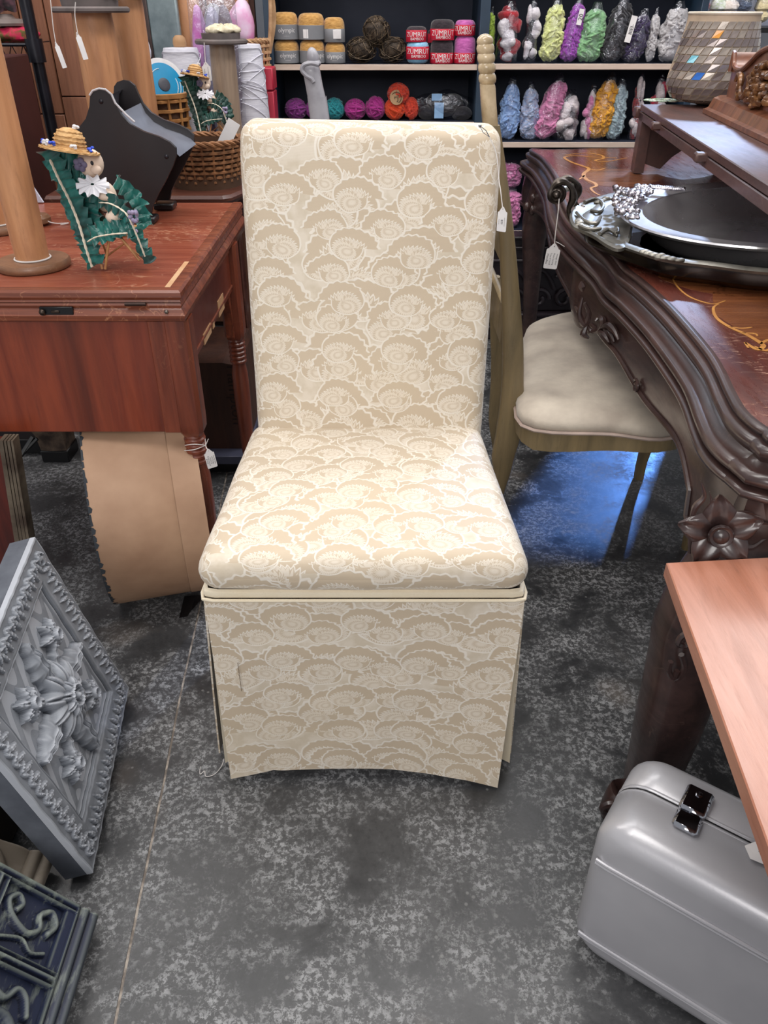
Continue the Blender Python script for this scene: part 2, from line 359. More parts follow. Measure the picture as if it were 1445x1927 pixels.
def price_tag(label, top, c, hgt, wid, nrm, lean, lines, loop=None, cat='price tag', vertical=True, knot=True):
    """scalloped card hanging on string: c centre, nrm direction it faces, lean roll angle"""
    t = thing('price_tag', label, cat, c)
    zz = Vector((math.sin(lean), 0, math.cos(lean))); n = Vector(nrm).normalized()
    x = zz.cross(n).normalized(); x = -x if x.x < 0 and abs(n.y) > .3 else x
    n = x.cross(zz).normalized()
    Mx = Matrix(((x.x, -n.x, zz.x, c[0]), (x.y, -n.y, zz.y, c[1]), (x.z, -n.z, zz.z, c[2]), (0, 0, 0, 1)))
    w_, h_ = wid/2, hgt/2; o = []
    def arc(cx, cz, r, a0, a1, k=5):
        for i in range(k+1):
            a = R(a0+(a1-a0)*i/k); o.append((cx+r*math.cos(a), cz+r*math.sin(a)))
    q = w_*.22
    arc(w_-q, -h_+q, q, -90, 0); arc(w_-q, h_*.62-q, q, 0, 90); arc(w_*.45, h_*.66, q, -10, 60); arc(0, h_*.92, q*1.2, 40, 140); arc(-w_*.45, h_*.66, q, 120, 190)
    arc(-w_+q, h_*.62-q, q, 90, 180); arc(-w_+q, -h_+q, q, 180, 270)
    M().prism(o, .0005, Mx).build('card', WHITE, t, smooth=False)
    M().lathe([(w_*.09, -.0003), (w_*.09, .0002)], (0, 0, 0), 10, Mx @ Matrix.Translation((0, -.0004, h_*.86)) @ Matrix.Rotation(R(90), 4, 'X')).build('eyelet', INK, t)
    if lines:
        m = M(); n_ = len(lines)
        for i, s in enumerate(lines):
            sz = min(hgt*.82/max(4, len(s))*1.5, wid*.9/n_) if vertical else min(wid*1.5/max(4, len(s)), hgt*.6/n_)
            vv, ff = textmesh(s, sz)
            if vertical:
                T = Mx @ Matrix.Translation((wid*(.5-(i+.7)/(n_+.4)), -.0003, -hgt*.1)) @ Matrix.Rotation(R(90), 4, 'X') @ Matrix.Rotation(R(-90), 4, 'Z')
            else:
                T = Mx @ Matrix.Translation((0, -.0003, hgt*(.18-i*.5/max(1, n_)))) @ Matrix.Rotation(R(90), 4, 'X')
            m.add([(a*1.0, b_, c_*.01) for a, b_, c_ in vv], ff, T)
        m.build('handwriting', INK, t, smooth=False)
    ht = Mx @ Vector((0, -.0005, h_*.86))
    pts = [Vector(p) for p in top]+[ht]
    M().tube(smoothpts(pts, 5), .0009 if hgt < .05 else .0011, 6).build('string', STRING, t)
    if loop: 
        for lp in loop: M().tube(smoothpts([Vector(p) for p in lp], 6), .0009, 6).build('string_end', STRING, t)
    return t
# ---------------------------------------------------------------- setting
def build_floor():
    A = Vector((-.43, 1.30)); B = Vector((-.379, .531)); d = (B-A).normalized(); p0 = A-d*8; L = 10; n = 240
    def off(k): return Vector((d.y, -d.x))*(.0035*noise.noise(Vector((k*.11, 0, 0)))+.0015*noise.noise(Vector((k*.9, 3, 0))))
    c = [p0+d*(L*k/n)+off(k) for k in range(n+1)]
    nv = Vector((-d.y, d.x)); nv = nv if nv.x > 0 else -nv
    m = M(); rows = []
    for k, q in enumerate(c):
        l = q-nv*.0022; r = q+nv*.0022
        rows.append([(l.x-6, l.y, 0), (l.x, l.y, 0), (l.x, l.y, -.004), (r.x, r.y, -.004), (r.x, r.y, 0), (r.x+7, r.y, 0)])
    for k in range(n):
        a, b = rows[k], rows[k+1]
        for j in range(5): m.add([a[j], a[j+1], b[j+1], b[j]], [(0, 1, 2, 3)])
    f = m.build('floor', floor_mat(), smooth=False); struct(f)
    t = M()
    for k in range(n):
        a, b = c[k], c[k+1]; q = nv*.0021
        t.add([(a.x-q.x, a.y-q.y, -.0012), (a.x+q.x, a.y+q.y, -.0012), (b.x+q.x, b.y+q.y, -.0012), (b.x-q.x, b.y-q.y, -.0012)], [(0, 1, 2, 3)])
    struct(t.build('trim_1', mat('#6f665e', .8, col2='#a99f94', ns=40, lo=.45, hi=.6, name='joint_filler')))
build_floor()
WALLM = mat('#8f9299', .8, col2='#7c7f87', ns=2, name='painted_wall')
struct(M().box((.6, 7.1, 1.8), (8, .1, 3.6)).build('wall_back', WALLM, smooth=False))
wm, nt_, b_ = newmat('daylit_glass'); b_.inputs['Emission Color'].default_value = (.75, .86, 1, 1); b_.inputs['Emission Strength'].default_value = 2.2; b_.inputs['Roughness'].default_value = .1  # unseen glowing panes added so the silver trays reflect something bright
for k_, wx_ in enumerate((-1.6, .6, 2.8)):
    fr_ = struct(M().box((wx_, 7.03, 2.55), (1.7, .05, 1.3), .01).build('window_%d' % (k_+1), mat('#e8e8e8', .5, name='window_frame'), ang=30))
    for q_ in (-.4, .4): M().box((wx_+q_, 6.995, 2.55), (.74, .02, 1.14), .004).build('pane', wm, fr_)
# ---------------------------------------------------------------- upholstered chair (the subject)
def rbox(size, r, n, fn, off=(0, 0, 0)):
    """rounded box with unrolled UVs in metres; fn deforms (local point in -1..1 terms)"""
    hx, hy, hz = size[0]/2, size[1]/2, size[2]/2; m = M(); UV = []
    def lins(h, r, n):
        a = [-h+r*(1-math.cos(math.pi/2*k/5)) for k in range(5)]
        return a+[-(h-r)+2*(h-r)*k/n for k in range(n+1)]+[-q for q in a[::-1]]
    X, Y, Zz = lins(hx, r, n[0]), lins(hy, r, n[1]), lins(hz, r, n[2])
    def place(p):
        q = Vector((max(-hx+r, min(hx-r, p[0])), max(-hy+r, min(hy-r, p[1])), max(-hz+r, min(hz-r, p[2]))))
        d = Vector(p)-q; d = d.normalized()*r if d.length > 1e-9 else d
        return fn(q+d)
    faces = [(X, Y, lambda a, b: (a, b, hz), lambda a, b: (a, b)), (X, Y, lambda a, b: (a, b, -hz), lambda a, b: (a, -b)),
             (X, Zz, lambda a, b: (a, -hy, b), lambda a, b: (a, -hy+b-hz)), (X, Zz, lambda a, b: (a, hy, b), lambda a, b: (a, hy-b+hz)),
             (Y, Zz, lambda a, b: (-hx, a, b), lambda a, b: (-hx+b-hz, a)), (Y, Zz, lambda a, b: (hx, a, b), lambda a, b: (hx-b+hz, a))]
    for A, B, f, g in faces:
        na, nb = len(A), len(B); vs_ = [place(f(a, b)) for b in B for a in A]; UV += [(g(a, b)[0]+off[0], g(a, b)[1]+off[1]) for b in B for a in A]
        m.add(vs_, [(j*na+i, j*na+i+1, (j+1)*na+i+1, (j+1)*na+i) for j in range(nb-1) for i in range(na-1)])
    return m, UV
def merge_build(m, UV, name, mt, parent):
    import bmesh
    o = m.build(name, mt, parent, ang=180, uv=UV)
    b = bmesh.new(); b.from_mesh(o.data); bmesh.ops.remove_doubles(b, verts=b.verts, dist=1e-5); bmesh.ops.recalc_face_normals(b, faces=b.faces)
    b.to_mesh(o.data); b.free(); return o
ch = thing('upholstered_chair', 'tall cream damask upholstered dining chair with skirted base standing on concrete floor', 'chair', (-.035, 1.17, 0))
# seat cushion
def seatfn(p):
    fy = (p.y+.22)/.44; z = p.z
    x = p.x*(1-.11*fy)*(1+.015*math.sin(math.pi*(z+.03)/.06)); y = p.y
    if z > 0:
        z += .014*(1-(p.x/.25)**2)*math.sin(math.pi*min(1, max(0, fy*.9+.1)))+.006*fy
        z += .0035*noise.noise(Vector((p.x*9, p.y*9, 1)))
    y -= .006*(1-(p.x/.25)**2)*(1-fy)
    y += .002*noise.noise(Vector((p.x*14, z*20, 5)))
    return Vector((x-.0315-.004*fy, y+1.165, z+.4755))
m, UV = rbox((.501, .46, .066), .030, (26, 24, 5), seatfn)
merge_build(m, UV, 'seat_cushion', FABRIC, ch)
# backrest: leaning slab
def backfn(p):
    t = (p.z+.31)/.62
    x = p.x*(1+.028*t-.035*max(0, .15-t)); y = p.y
    if p.y < 0: y -= .008*(1-(p.x/.22)**2)*math.sin(math.pi*max(0, min(1, t)))-.002*noise.noise(Vector((p.x*10, p.z*10, 2)))
    if t > .9 and abs(p.x) > .17: x *= 1-.02*(t-.9)*10*(abs(p.x)-.17)/.05
    z = p.z-.004*(p.x/.2)*t
    return Vector((x-.0285+.006*t, y+1.385+.10*t, z*.982+.7305))
m, UV = rbox((.437, .085, .62), .026, (24, 4, 34), backfn, (.3, .7))
merge_build(m, UV, 'backrest', FABRIC, ch)
# welt band / rail under the cushion
def ringpath(x0, x1, x0b, x1b, yf, yb, r=.02):
    pts = [(x0+r, yf), (x1-r, yf), (x1-.004, yf+.004), (x1, yf+r), (x1b, yb), (x0b, yb), (x0, yf+r), (x0+.004, yf+.004)]
    return pts
def band(z0, z1, g, name, th=.006):
    P = ringpath(-.281-g, .219+g, -.262-g, .196+g, .936-g, 1.40+g)
    m = M(); UVs = []; s = 0; n = len(P)
    rings = []
    for k, z in enumerate((z0, z0+.003, (z0+z1)/2, z1-.003, z1)):
        q = (0, th*.8, th, th*.8, 0)[k]; cx, cy = -.031, 1.168
        rings.append([(x+math.copysign(q, x-cx), y+math.copysign(q, y-cy) if abs(y-cy) > .2 else y, z) for x, y in P])
    m.loft(rings, True, False); return m
mb_ = band(.4335, .4495, -.006, 'welt'); mb_.build('seat_rail_band', PLAINF, ch)
m = M(); P = ringpath(-.283, .221, -.264, .198, .934, 1.40); m.tube([(x, y, .4335) for x, y in P], .0028, 8, True); m.build('piping', PLAINF, ch)
# skirt
def skirt_front():
    nx, nz = 44, 22; vs_ = []; uv = []
    for layer in (0, 1):
        for j in range(nz+1):
            for i in range(nx+1):
                a, b = i/nx, j/nz
                x = (-.277*(1-a)+.217*a)*(1-b)+(-.281*(1-a)+.207*a)*b
                zb = .004+.022*math.sin(math.pi*a)**.8+.006*(1-a)
                z = .432*(1-b)+zb*b
                y = .9375-.014*b*a**2+.012*b*math.sin(math.pi*a)+.0045*b*noise.noise(Vector((a*3.5, b*1.2, 4)))+.0018*noise.noise(Vector((a*9, b*9, 1)))
                y += .003*math.exp(-((a-.16)/.02)**2)*b
                vs_.append((x, y+layer*.003, z)); uv.append((a*.5+.9, -b*.43+.2))
    n = (nx+1)*(nz+1); fs = []
    for layer in (0, 1):
        for j in range(nz):
            for i in range(nx):
                q = layer*n+j*(nx+1)+i; fs.append((q, q+1, q+nx+2, q+nx+1))
    for i in range(nx): q = nz*(nx+1)+i; fs.append((q, q+1, q+1+n, q+n)); fs.append((i, i+1, i+1+n, i+n))
    for j in range(nz):
        for q in (j*(nx+1), j*(nx+1)+nx): fs.append((q, q+nx+1, q+nx+1+n, q+n))
    m = M().add(vs_, fs); o = m.build('skirt_front', FABRIC, ch, ang=60, uv=uv)
    mt = M()
    for k in range(14): z = .24+k*.0046; mt.tube([(-.238+.0006*math.sin(k*2.1), .9335, z), (-.2378, .9328, z+.002), (-.238, .9335, z+.004)], .0005, 4)
    lab(mt.build('mending_thread', mat('#6d5640', .8, name='brown_thread'), ch, kind='stuff'), 'short line of brown mending stitches')
skirt_front()
def skirt_side(sx):
    nx, nz = 30, 18; vs_ = []; uv = []
    for layer in (0, 1):
        for j in range(nz+1):
            for i in range(nx+1):
                a, b = i/nx, j/nz
                xt = (-.281 if sx < 0 else .219)*(1-a)+(-.262 if sx < 0 else .196)*a
                flare = (.032 if sx < 0 else .022)*b*(1-a*.4)
                x = xt+sx*(flare+.004*b*noise.noise(Vector((a*4, b, sx))))
                y = (.948+.047*b)*(1-a)+1.395*a; z = .432*(1-b)+(.012-.0*a)*b
                vs_.append((x-sx*layer*.003, y, z)); uv.append((a*.45+sx, -b*.42))
    n = (nx+1)*(nz+1); fs = []
    for layer in (0, 1):
        for j in range(nz):
            for i in range(nx):
                q = layer*n+j*(nx+1)+i; fs.append((q, q+1, q+nx+2, q+nx+1))
    for i in range(nx): q = nz*(nx+1)+i; fs.append((q, q+1, q+1+n, q+n))
    for j in range(nz):
        for q in (j*(nx+1), j*(nx+1)+nx): fs.append((q, q+nx+1, q+nx+1+n, q+n))
    M().add(vs_, fs).build('skirt_side', FABRIC, ch, ang=60, uv=uv)
    # pleat insert behind the corner gap
    c0 = -.281 if sx < 0 else .219
    g = M().grid(4, 8, lambda a, b: (c0-sx*(.004+.045*a)+sx*.02*b, .95+.03*a+.022*b, .43*(1-b)+.012*b)); g.build('pleat_insert', PLAINF, ch)
skirt_side(-1); skirt_side(1)
M().grid(10, 6, lambda a, b: (-.262+.458*a, 1.40+.02*b, .432*(1-b)+.015*b)).build('skirt_back', PLAINF, ch)
M().box((-.031, 1.17, .425), (.46, .43, .02), .004).build('seat_frame', mat('#5b4330', .6, name='raw_wood'), ch)
for lx, ly in ((-.262, .985), (.20, .985), (-.24, 1.36), (.175, 1.36)):
    M().loft([[(lx+a*s, ly+b*s, z) for a, b in ((-1, -1), (1, -1), (1, 1), (-1, 1))] for s, z in ((.013, 0), (.02, .416))]).build('leg', mat('#171316', .4, name='black_lacquer'), ch)
# corner puff at rear right and loose thread
M().tube(smoothpts([(-.302, .985, .008), (-.305, .972, .003), (-.315, .955, .0015), (-.33, .95, .0015), (-.335, .962, .0015), (-.342, .955, .0015), (-.345, .972, .0015)], 5), .0008, 5).build('loose_thread', STRING, ch)
# tag on the chair
yb = 1.455
pin0, pin1 = at(903, 237, yb-.03), at(921, 258, yb-.032)
g = M(); dd = (pin1-pin0)
g.tube([pin0, pin0+dd*.5+Vector((.002, 0, .0015)), pin1], .0008, 6); g.tube([pin0, pin0+dd*.5+Vector((-.0025, 0, -.0015)), pin1], .0006, 6); g.ell(pin0, .0028, 8, 6)
tg = price_tag('small white price tag safety-pinned to the cream chair back, hanging at its right edge', [pin1+Vector((0, -.001, 0)), at(934, 290, yb-.036), at(939, 340, yb-.05), at(942, 360, yb-.06)], at(944.5, 413, yb-.065), .040, .017, (-.55, -1, 0), 0.0, ['~~~~~', '$20', '~~~'])
g.build('safety_pin', CHROME, tg)
# ---------------------------------------------------------------- left sewing table
SW = wood('#91492f', '#67301f', (26, 1.2, 26), .28, 0, name='red_brown_wood', dark='#3a1810')
SWT = wood('#9b563f', '#783524', (1.2, 12, 12), .26, 1.0, '#d0a182', name='scratched_top')
SWL = wood('#8f472e', '#5f2a1a', (16, 16, 1.1), .3, .25, '#b07a58', name='turned_leg_wood', dark='#3f1c12')
SWE = wood('#8c4a30', '#5a2a1a', (1.0, 30, 30), .35, .7, '#c98d66', name='moulding_wood')
SWP = wood('#8b3f26', '#6a2b1b', (14, 1, 1.1), .3, 0, name='front_panel_wood', dark='#3c150c')
PALE = mat('#c9a27c', .6, col2='#b98c64', ns=20, name='bare_wood')
TX, TY, TZ = -.376, 1.43, .76
t = thing('sewing_table', 'red-brown scratched wooden sewing cabinet table with turned legs, left of the cream chair', 'table', (-.8, 1.83, 0))
def slab(x0, x1, y0, y1, z0, z1, b, nm, mt, par):
    return M().box(((x0+x1)/2, (y0+y1)/2, (z0+z1)/2), (x1-x0, y1-y0, z1-z0), b).build(nm, mt, par, ang=30)
slab(-1.35, TX-.022, TY+.02, 2.21, .73, .7585, .001, 'table_top', SWT, t)
def mould(path, prof, nm, mt, par):
    """sweep prof (out,z) along xy path with outward normal to the right"""
    rings = []
    for i, p in enumerate(path):
        p = Vector(p); a = Vector(path[i-1]) if i else None; b = Vector(path[i+1]) if i < len(path)-1 else None
        d1 = (p-a).normalized() if a else None; d2 = (b-p).normalized() if b else None
        d = ((d1 or d2)+(d2 or d1)).normalized(); n = Vector((d.y, -d.x)); k = 1/max(.3, n.dot(Vector(((d2 or d1).y, -(d2 or d1).x))))
        rings.append([(p.x+n.x*o*k, p.y+n.y*o*k, z) for o, z in prof])
    return M().loft(rings, True).build(nm, mt, par, ang=30)
ep = [(-1.35, TY), (TX, TY), (TX-.004, 2.21)]
mould(ep, [(-.026, .7585), (-.022, .7605), (-.004, .7605), (.0, .756), (.001, .748), (-.004, .742), (-.002, .738), (-.026, .738)], 'top_edge', SWE, t)
mould(ep, [(-.026, .736), (-.004, .736), (-.002, .732), (-.004, .726), (.0, .722), (.004, .714), (.002, .704), (-.006, .7), (-.026, .7)], 'lower_edge', SWE, t)
slab(-1.35, TX-.02, TY+.02, 2.2, .7, .738, 0, 'inner_deck', SW, t)
slab(TX-.0345, TX-.0225, TY+.022, TY+.2, .7586, .7595, 0, 'bare_strip', PALE, t)['label'] = 'strip of bare pale wood where veneer has chipped off'
slab(-1.35, TX-.06, TY+.014, TY+.03, .462, .70, .002, 'front_panel', SWP, t)
slab(TX-.075, TX-.04, TY+.010, TY+.016, .462, .70, .002, 'front_stile', SWL, t)
slab(TX-.03, TX-.014, TY+.05, 2.1, .585, .70, .002, 'side_apron', SWP, t)
for zz_, q in ((.694, .004), (.686, .003), (.6, .003)): slab(TX-.016, TX-.016+q*1.6, TY+.05, 2.1, zz_-.003, zz_+.003, .001, 'apron_bead', SWE, t)
for y0, y1, z0, z1 in ((1.62, 1.70, .583, .606), (1.80, 1.87, .583, .62), (1.72, 1.74, .583, .596)): slab(TX-.0150, TX-.0125, y0, y1, z0, z1, 0, 'veneer_chip', PALE, t)['label'] = 'chipped patch showing pale bare wood'
def turned_leg(x, y, par, s=1, zt=.70, zb=.45):
    m = M(); h = .026*s; c = .008*s
    oct_ = [(-h, -h+c), (-h+c, -h), (h-c, -h), (h, -h+c), (h, h-c), (h-c, h), (-h+c, h), (-h, h-c)]
    m.loft([[(x+a*k, y+b*k, z) for a, b in oct_] for k, z in ((1, zt), (1, zb+.03), (.96, zb+.012), (.72, zb))])
    pr = [(.019, zb+.002), (.021, zb-.004)]
    z = zb-.006
    for k in range(5): pr += [(.0185, z), (.0225, z-.004), (.0225, z-.009), (.0185, z-.012)]; z -= .0125
    pr += [(.018, z-.004), (.022, z-.03), (.0225, z-.10), (.020, z-.2), (.015, .06), (.012, .012), (.009, 0)]
    m.lathe([(r*s, z) for r, z in pr], (x, y, 0), 28); return m.build('leg', SWL, par, ang=35)
turned_leg(TX-.022, TY+.034, t, 1.0); turned_leg(TX-.022, 2.02, t, 1.0); turned_leg(-1.3, TY+.04, t); turned_leg(-1.3, 2.02, t)
m = M(); pb = [(0, 0), (.03, 0), (.03, -.02), (.012, -.06), (.010, -.12), (0, -.13)]
m.prism([(-x-.0, z) for x, z in pb], .02, Matrix.Translation((TX-.02, 1.995, .585)) @ Matrix.Rotation(R(90), 4, 'Z')); m.build('leg_bracket', SW, t)
m = M().box((TX-.285+.05, TY-.001, .7235), (.062, .006, .015), .001); m.build('latch_plate', BLACK, t)
M().ell((TX-.26, TY-.008, .7225), (.006, .005, .006), 12, 8).box((TX-.237, TY-.005, .7225), (.016, .004, .005), .001).build('latch_knob', mat('#4c4038', .3, .8, name='dark_brass'), t)
m = M().tube([(TX-.105, TY-.003, .7365), (TX-.066, TY-.003, .7365)], .0035, 10); m.build('hinge', mat('#4a3b36', .35, .8, name='old_brass'), t)
m = M().ell((TX-.03, TY-.004, .722), (.004, .003, .004), 8, 6); m.build('screw', mat('#8b8078', .3, .9, name='screw_metal'), t)
price_tag('handwritten white price tag tied to the turned leg of the sewing table', [at(387, 838, TY+.02), at(388, 842, TY+.01)], at(396, 863, TY+.006), .044, .021, (.45, -1, .1), -.12, ['Sewing Table', 'with vintage', 'machine &', 'Bench included', '$175.00'],
          loop=[[at(387, 838, TY+.02), at(366, 836, TY-.001), at(348, 838, TY+.02)], [at(387, 838, TY+.02), at(366, 846, TY-.001), at(347, 848, TY+.02)], [at(387, 838, TY+.02), at(386, 826, TY+.02)], [at(387, 838, TY+.02), at(392, 826, TY+.02)]])
# second table behind
W2 = wood('#5f372b', '#432219', (1.2, 12, 12), .28, .4, '#a37a66', name='dark_brown_top')
t2 = thing('side_table', 'dark brown wooden table holding the woven baskets, behind the scratched one', 'table', (-.8, 2.7, 0))
m = M(); oc = [(-.93, 2.26), (-.44, 2.26), (-.42, 2.28), (-.37, 2.44), (-.35, 3.3), (-.93, 3.3)]
m.loft([[(x*k+(-.66)*(1-k), y*k+2.75*(1-k), z) for x, y in oc] for k, z in ((.985, .765), (1, .757), (1, .75), (.985, .74))]); m.build('table_top', W2, t2, ang=25)
slab(-.86, -.44, 2.33, 2.35, .62, .74, .002, 'apron', W2, t2); slab(-.45, -.43, 2.35, 3.05, .62, .74, .002, 'apron', W2, t2)
for lx, ly in ((-.46, 2.45), (-.88, 2.45), (-.46, 3.2), (-.88, 3.2)): slab(lx-.025, lx+.025, ly-.025, ly+.025, 0, .75, .004, 'leg', W2, t2)
# ---------------------------------------------------------------- things under the sewing table
def drum():
    a = Vector((math.cos(R(16)), math.sin(R(16)), 0)); r = .228; L = .23; c = Vector((-.655, 1.525, .228))+a*L/2
    T = Matrix.Translation(c-a*L/2) @ a.to_track_quat('Z', 'Y').to_matrix().to_4x4()
    d = thing('hat_drum', 'round tan pasteboard drum lying on its side under the sewing table, chipped rim', 'drum', (c.x, c.y, 0))
    TAN = mat('#b79478', .6, col2='#99765d', ns=7, st=(1, 1, 1), bs=.25, bsc=60, lo=.3, hi=.75, name='tan_board')
    M().lathe([(r-.012, 0), (r-.001, 0), (r, .003), (r, L*.74), (r-.0008, L*.745)], seg=72, T=T, caps=False).build('drum_wall', TAN, d)
    M().lathe([(r+.0008, L*.745), (r+.002, L*.75), (r+.002, L), (r-.01, L)], seg=72, T=T, caps=False).build('lid_band', TAN, d)
    M().lathe([(0, .004), (r-.006, .004), (r-.006, .01), (0, .01)], seg=60, T=T).build('end_disc', mat('#3a3b40', .7, name='grey_board'), d)
    M().lathe([(0, L-.006), (r-.006, L-.006), (r-.006, L-.001), (0, L-.001)], seg=60, T=T).build('end_disc', mat('#5b5049', .7, name='grey_board2'), d)
    rr = M(); rnd = random.Random(3)
    for k in range(90):
        an = 2*math.pi*k/90+rnd.uniform(-.02, .02); w_ = rnd.uniform(.0015, .008) if rnd.random() < .5 else .0015
        rr.add([(r*1.002*math.cos(an+s), r*1.002*math.sin(an+s), z) for s, z in ((0, -.001), (.07, -.001), (.066, .003+w_*rnd.random()), (.03, .002+w_), (.004, .003))], [(0, 1, 2, 3, 4)], T)
    lab(rr.build('worn_rim', mat('#3b4046', .8, name='torn_edge'), d, kind='stuff'), 'ragged torn grey edge')
drum()
bx_ = thing('wooden_box', 'dark brown wooden crate board with faint stencil behind the table leg', 'crate', (-.62, 2.25, 0))
pts = [at(345, 846, 2.1), at(466, 846, 2.1), at(447, 697, 2.1), at(440, 687, 2.1), at(418, 683, 2.1), at(345, 683, 2.1)]
m = M(); n = len(pts); m.add([tuple(p) for p in pts]+[(p.x, p.y+.3, p.z) for p in pts], [tuple(range(n)), tuple(range(n, 2*n))]+[(i, (i+1) % n, (i+1) % n+n, i+n) for i in range(n)])
m.build('board', wood('#4a2a1c', '#311a12', (10, 10, 1), .5, 0, coat=0, name='crate_wood'), bx_, smooth=False)
vv, ff = textmesh('Hampton', .05)
M().add([(x, y, z*.02) for x, y, z in vv], ff, Matrix.Translation(at(442, 745, 2.097)) @ Matrix.Rotation(R(90), 4, 'X') @ Matrix.Rotation(R(-90), 4, 'Z')).build('lettering', mat('#24110d', .7, name='stencil'), bx_, smooth=False)
p, q = at(345, 847, 2.09), at(470, 862, 2.09)
M().box(((p.x+q.x)/2, 2.2, (p.z+q.z)/2), (q.x-p.x, .3, p.z-q.z), .002).build('ledge', mat('#4d4f63', .5, name='grey_ledge'), bx_)
M().box(((p.x+q.x)/2, 2.21, q.z/2), (q.x-p.x, .26, q.z-.001), .002).build('plinth', BLACK, bx_)
# black easel foot
M().loft([[atz(337+a, 1163, .001)+Vector((0, b, 0)), atz(352+a, 1160, .001)+Vector((0, b, 0)), at(365, 1120, 1.46)+Vector((.006+b, .0, 0)), at(350, 1122, 1.46)+Vector((-.004, b*0, 0))] for a, b in ((0, 0), (4, .02))]).build('stand_foot', BLACK)
tag(bpy.data.objects['stand_foot'], 'small black angled stand foot poking out below the tan drum', 'stand')
# plank end at far left + dark carved foot behind
pk = thing('leaning_frame', 'dark red board with grooved grey edge leaning left of the drum', 'board', (-.75, 1.2, 0))
A0 = at(-60, 760, 1.05); 
def quadprism(ps, dv, nm, mt, par):
    n = len(ps); dv = Vector(dv)
    return M().add([tuple(p) for p in ps]+[tuple(Vector(p)+dv) for p in ps], [tuple(range(n)), tuple(range(n, 2*n))]+[(i, (i+1) % n, (i+1) % n+n, i+n) for i in range(n)]).build(nm, mt, par, smooth=False)
yq = 1.38
for k, (du, w2) in enumerate(((0, 8), (10, 4), (16, 5), (23, 4))):
    quadprism([at(-3+du, 830, yq), at(-3+du+w2, 830, yq), at(40+du+w2*.9, 1085, yq), at(38+du, 1085, yq)], (0, .03, 0), 'groove_slat', mat('#7b6f5e', .6, col2='#3a2c22', ns=10, name='grey_wood_edge'), pk)
quadprism([at(-80, 830, yq+.012), at(22, 830, yq+.012), at(62, 1085, yq+.012), at(-40, 1085, yq+.012)], (0, .02, 0), 'board_face', wood('#5e1f14', '#3c120c', (14, 1, 1.2), .35, name='dark_red_board'), pk)
ff_ = thing('pedestal_stand', 'pale carved pedestal on dark base, on floor left of the drum', 'pedestal', (-1.0, 2.0, 0))
c0 = atz(105, 872, 0)
M().box((c0.x, c0.y+.05, .02), (.085, .09, .04), .003).build('base', BLACK, ff_)
M().loft([[(c0.x+a*w_+dx, c0.y+.05+b*w_, z) for a, b in ((-1, -1), (0, -1.15), (1, -1), (1, 1), (-1, 1))] for w_, dx, z in ((.04, 0, .041), (.042, -.003, .09), (.05, -.012, .13), (.036, -.01, .17), (.03, 0, .3), (.03, 0, .5))]).build('carved_shaft', mat('#6d5a4a', .6, col2='#3a2d26', ns=25, name='worn_gilt'), ff_)
# slatted shoe-like pile in dark: low bench slats
bs_ = thing('slatted_stand', 'low dark folding stand with reddish slats in shadow under table, far left', 'stand', (-1.2, 2.1, 0))
for k in range(4):
    p = at(30+k*4, 868-k*8, 2.25+k*.03); M().box((p.x+.02, p.y, p.z), (.2, .02, .012), .002).build('slat', mat('#7b4a38', .5, name='reddish_slat'), bs_)
p = atz(60, 868, 0); M().box((p.x-.05, p.y+.1, .03), (.26, .12, .05), .003).build('base', BLACK, bs_)
for u0, v0, u1, v1 in ((70, 825, 8, 890), (62, 822, 22, 884)): M().tube([at(u0, v0, 2.05), at(u1, v1, 2.0)], .006, 6).build('strut', BLACK, bs_)
# ---------------------------------------------------------------- carved relief panels
def lobe(X, Y, cx, cy, ang, L, W, Hh, ser=0, pw=.7, curl=0):
    dx, dy = X-cx, Y-cy; ca, sa = math.cos(ang), math.sin(ang)
    s = (dx*ca+dy*sa)/L; t = (-dx*sa+dy*ca)+curl*s*s*L
    w = W*np.sin(np.pi*np.clip(s, 0, 1)**pw)
    if ser: w = w*(1-ser*np.abs(np.sin(s*np.pi*5)))
    q = np.clip(1-(t/np.maximum(w, 1e-5))**2, 0, None)
    h = Hh*np.sqrt(q)*(.55+.45*np.sin(np.pi*np.clip(s, 0, 1)))
    h = h-Hh*.25*np.exp(-(t/(W*.12))**2)
    if ser: h = h-Hh*.12*np.abs(np.sin(s*np.pi*5+np.abs(t)/W*2))
    return np.where((s > 0) & (s < 1) & (q > 0), np.maximum(h, 0), 0)
def ring(X, Y, cx, cy, r, w, h): return h*np.exp(-((np.hypot(X-cx, Y-cy)-r)/w)**2)
def scroll(X, Y, pts, w, h):
    out = np.zeros_like(X)
    P = smoothpts([(a, b, 0) for a, b in pts], 6)
    for i in range(len(P)-1):
        a, b = P[i], P[i+1]; dx, dy = b.x-a.x, b.y-a.y; L2 = dx*dx+dy*dy+1e-12
        t = np.clip(((X-a.x)*dx+(Y-a.y)*dy)/L2, 0, 1); d = np.hypot(X-a.x-t*dx, Y-a.y-t*dy)
        out = np.maximum(out, h*np.sqrt(np.clip(1-(d/w)**2, 0, 1)))
    return out
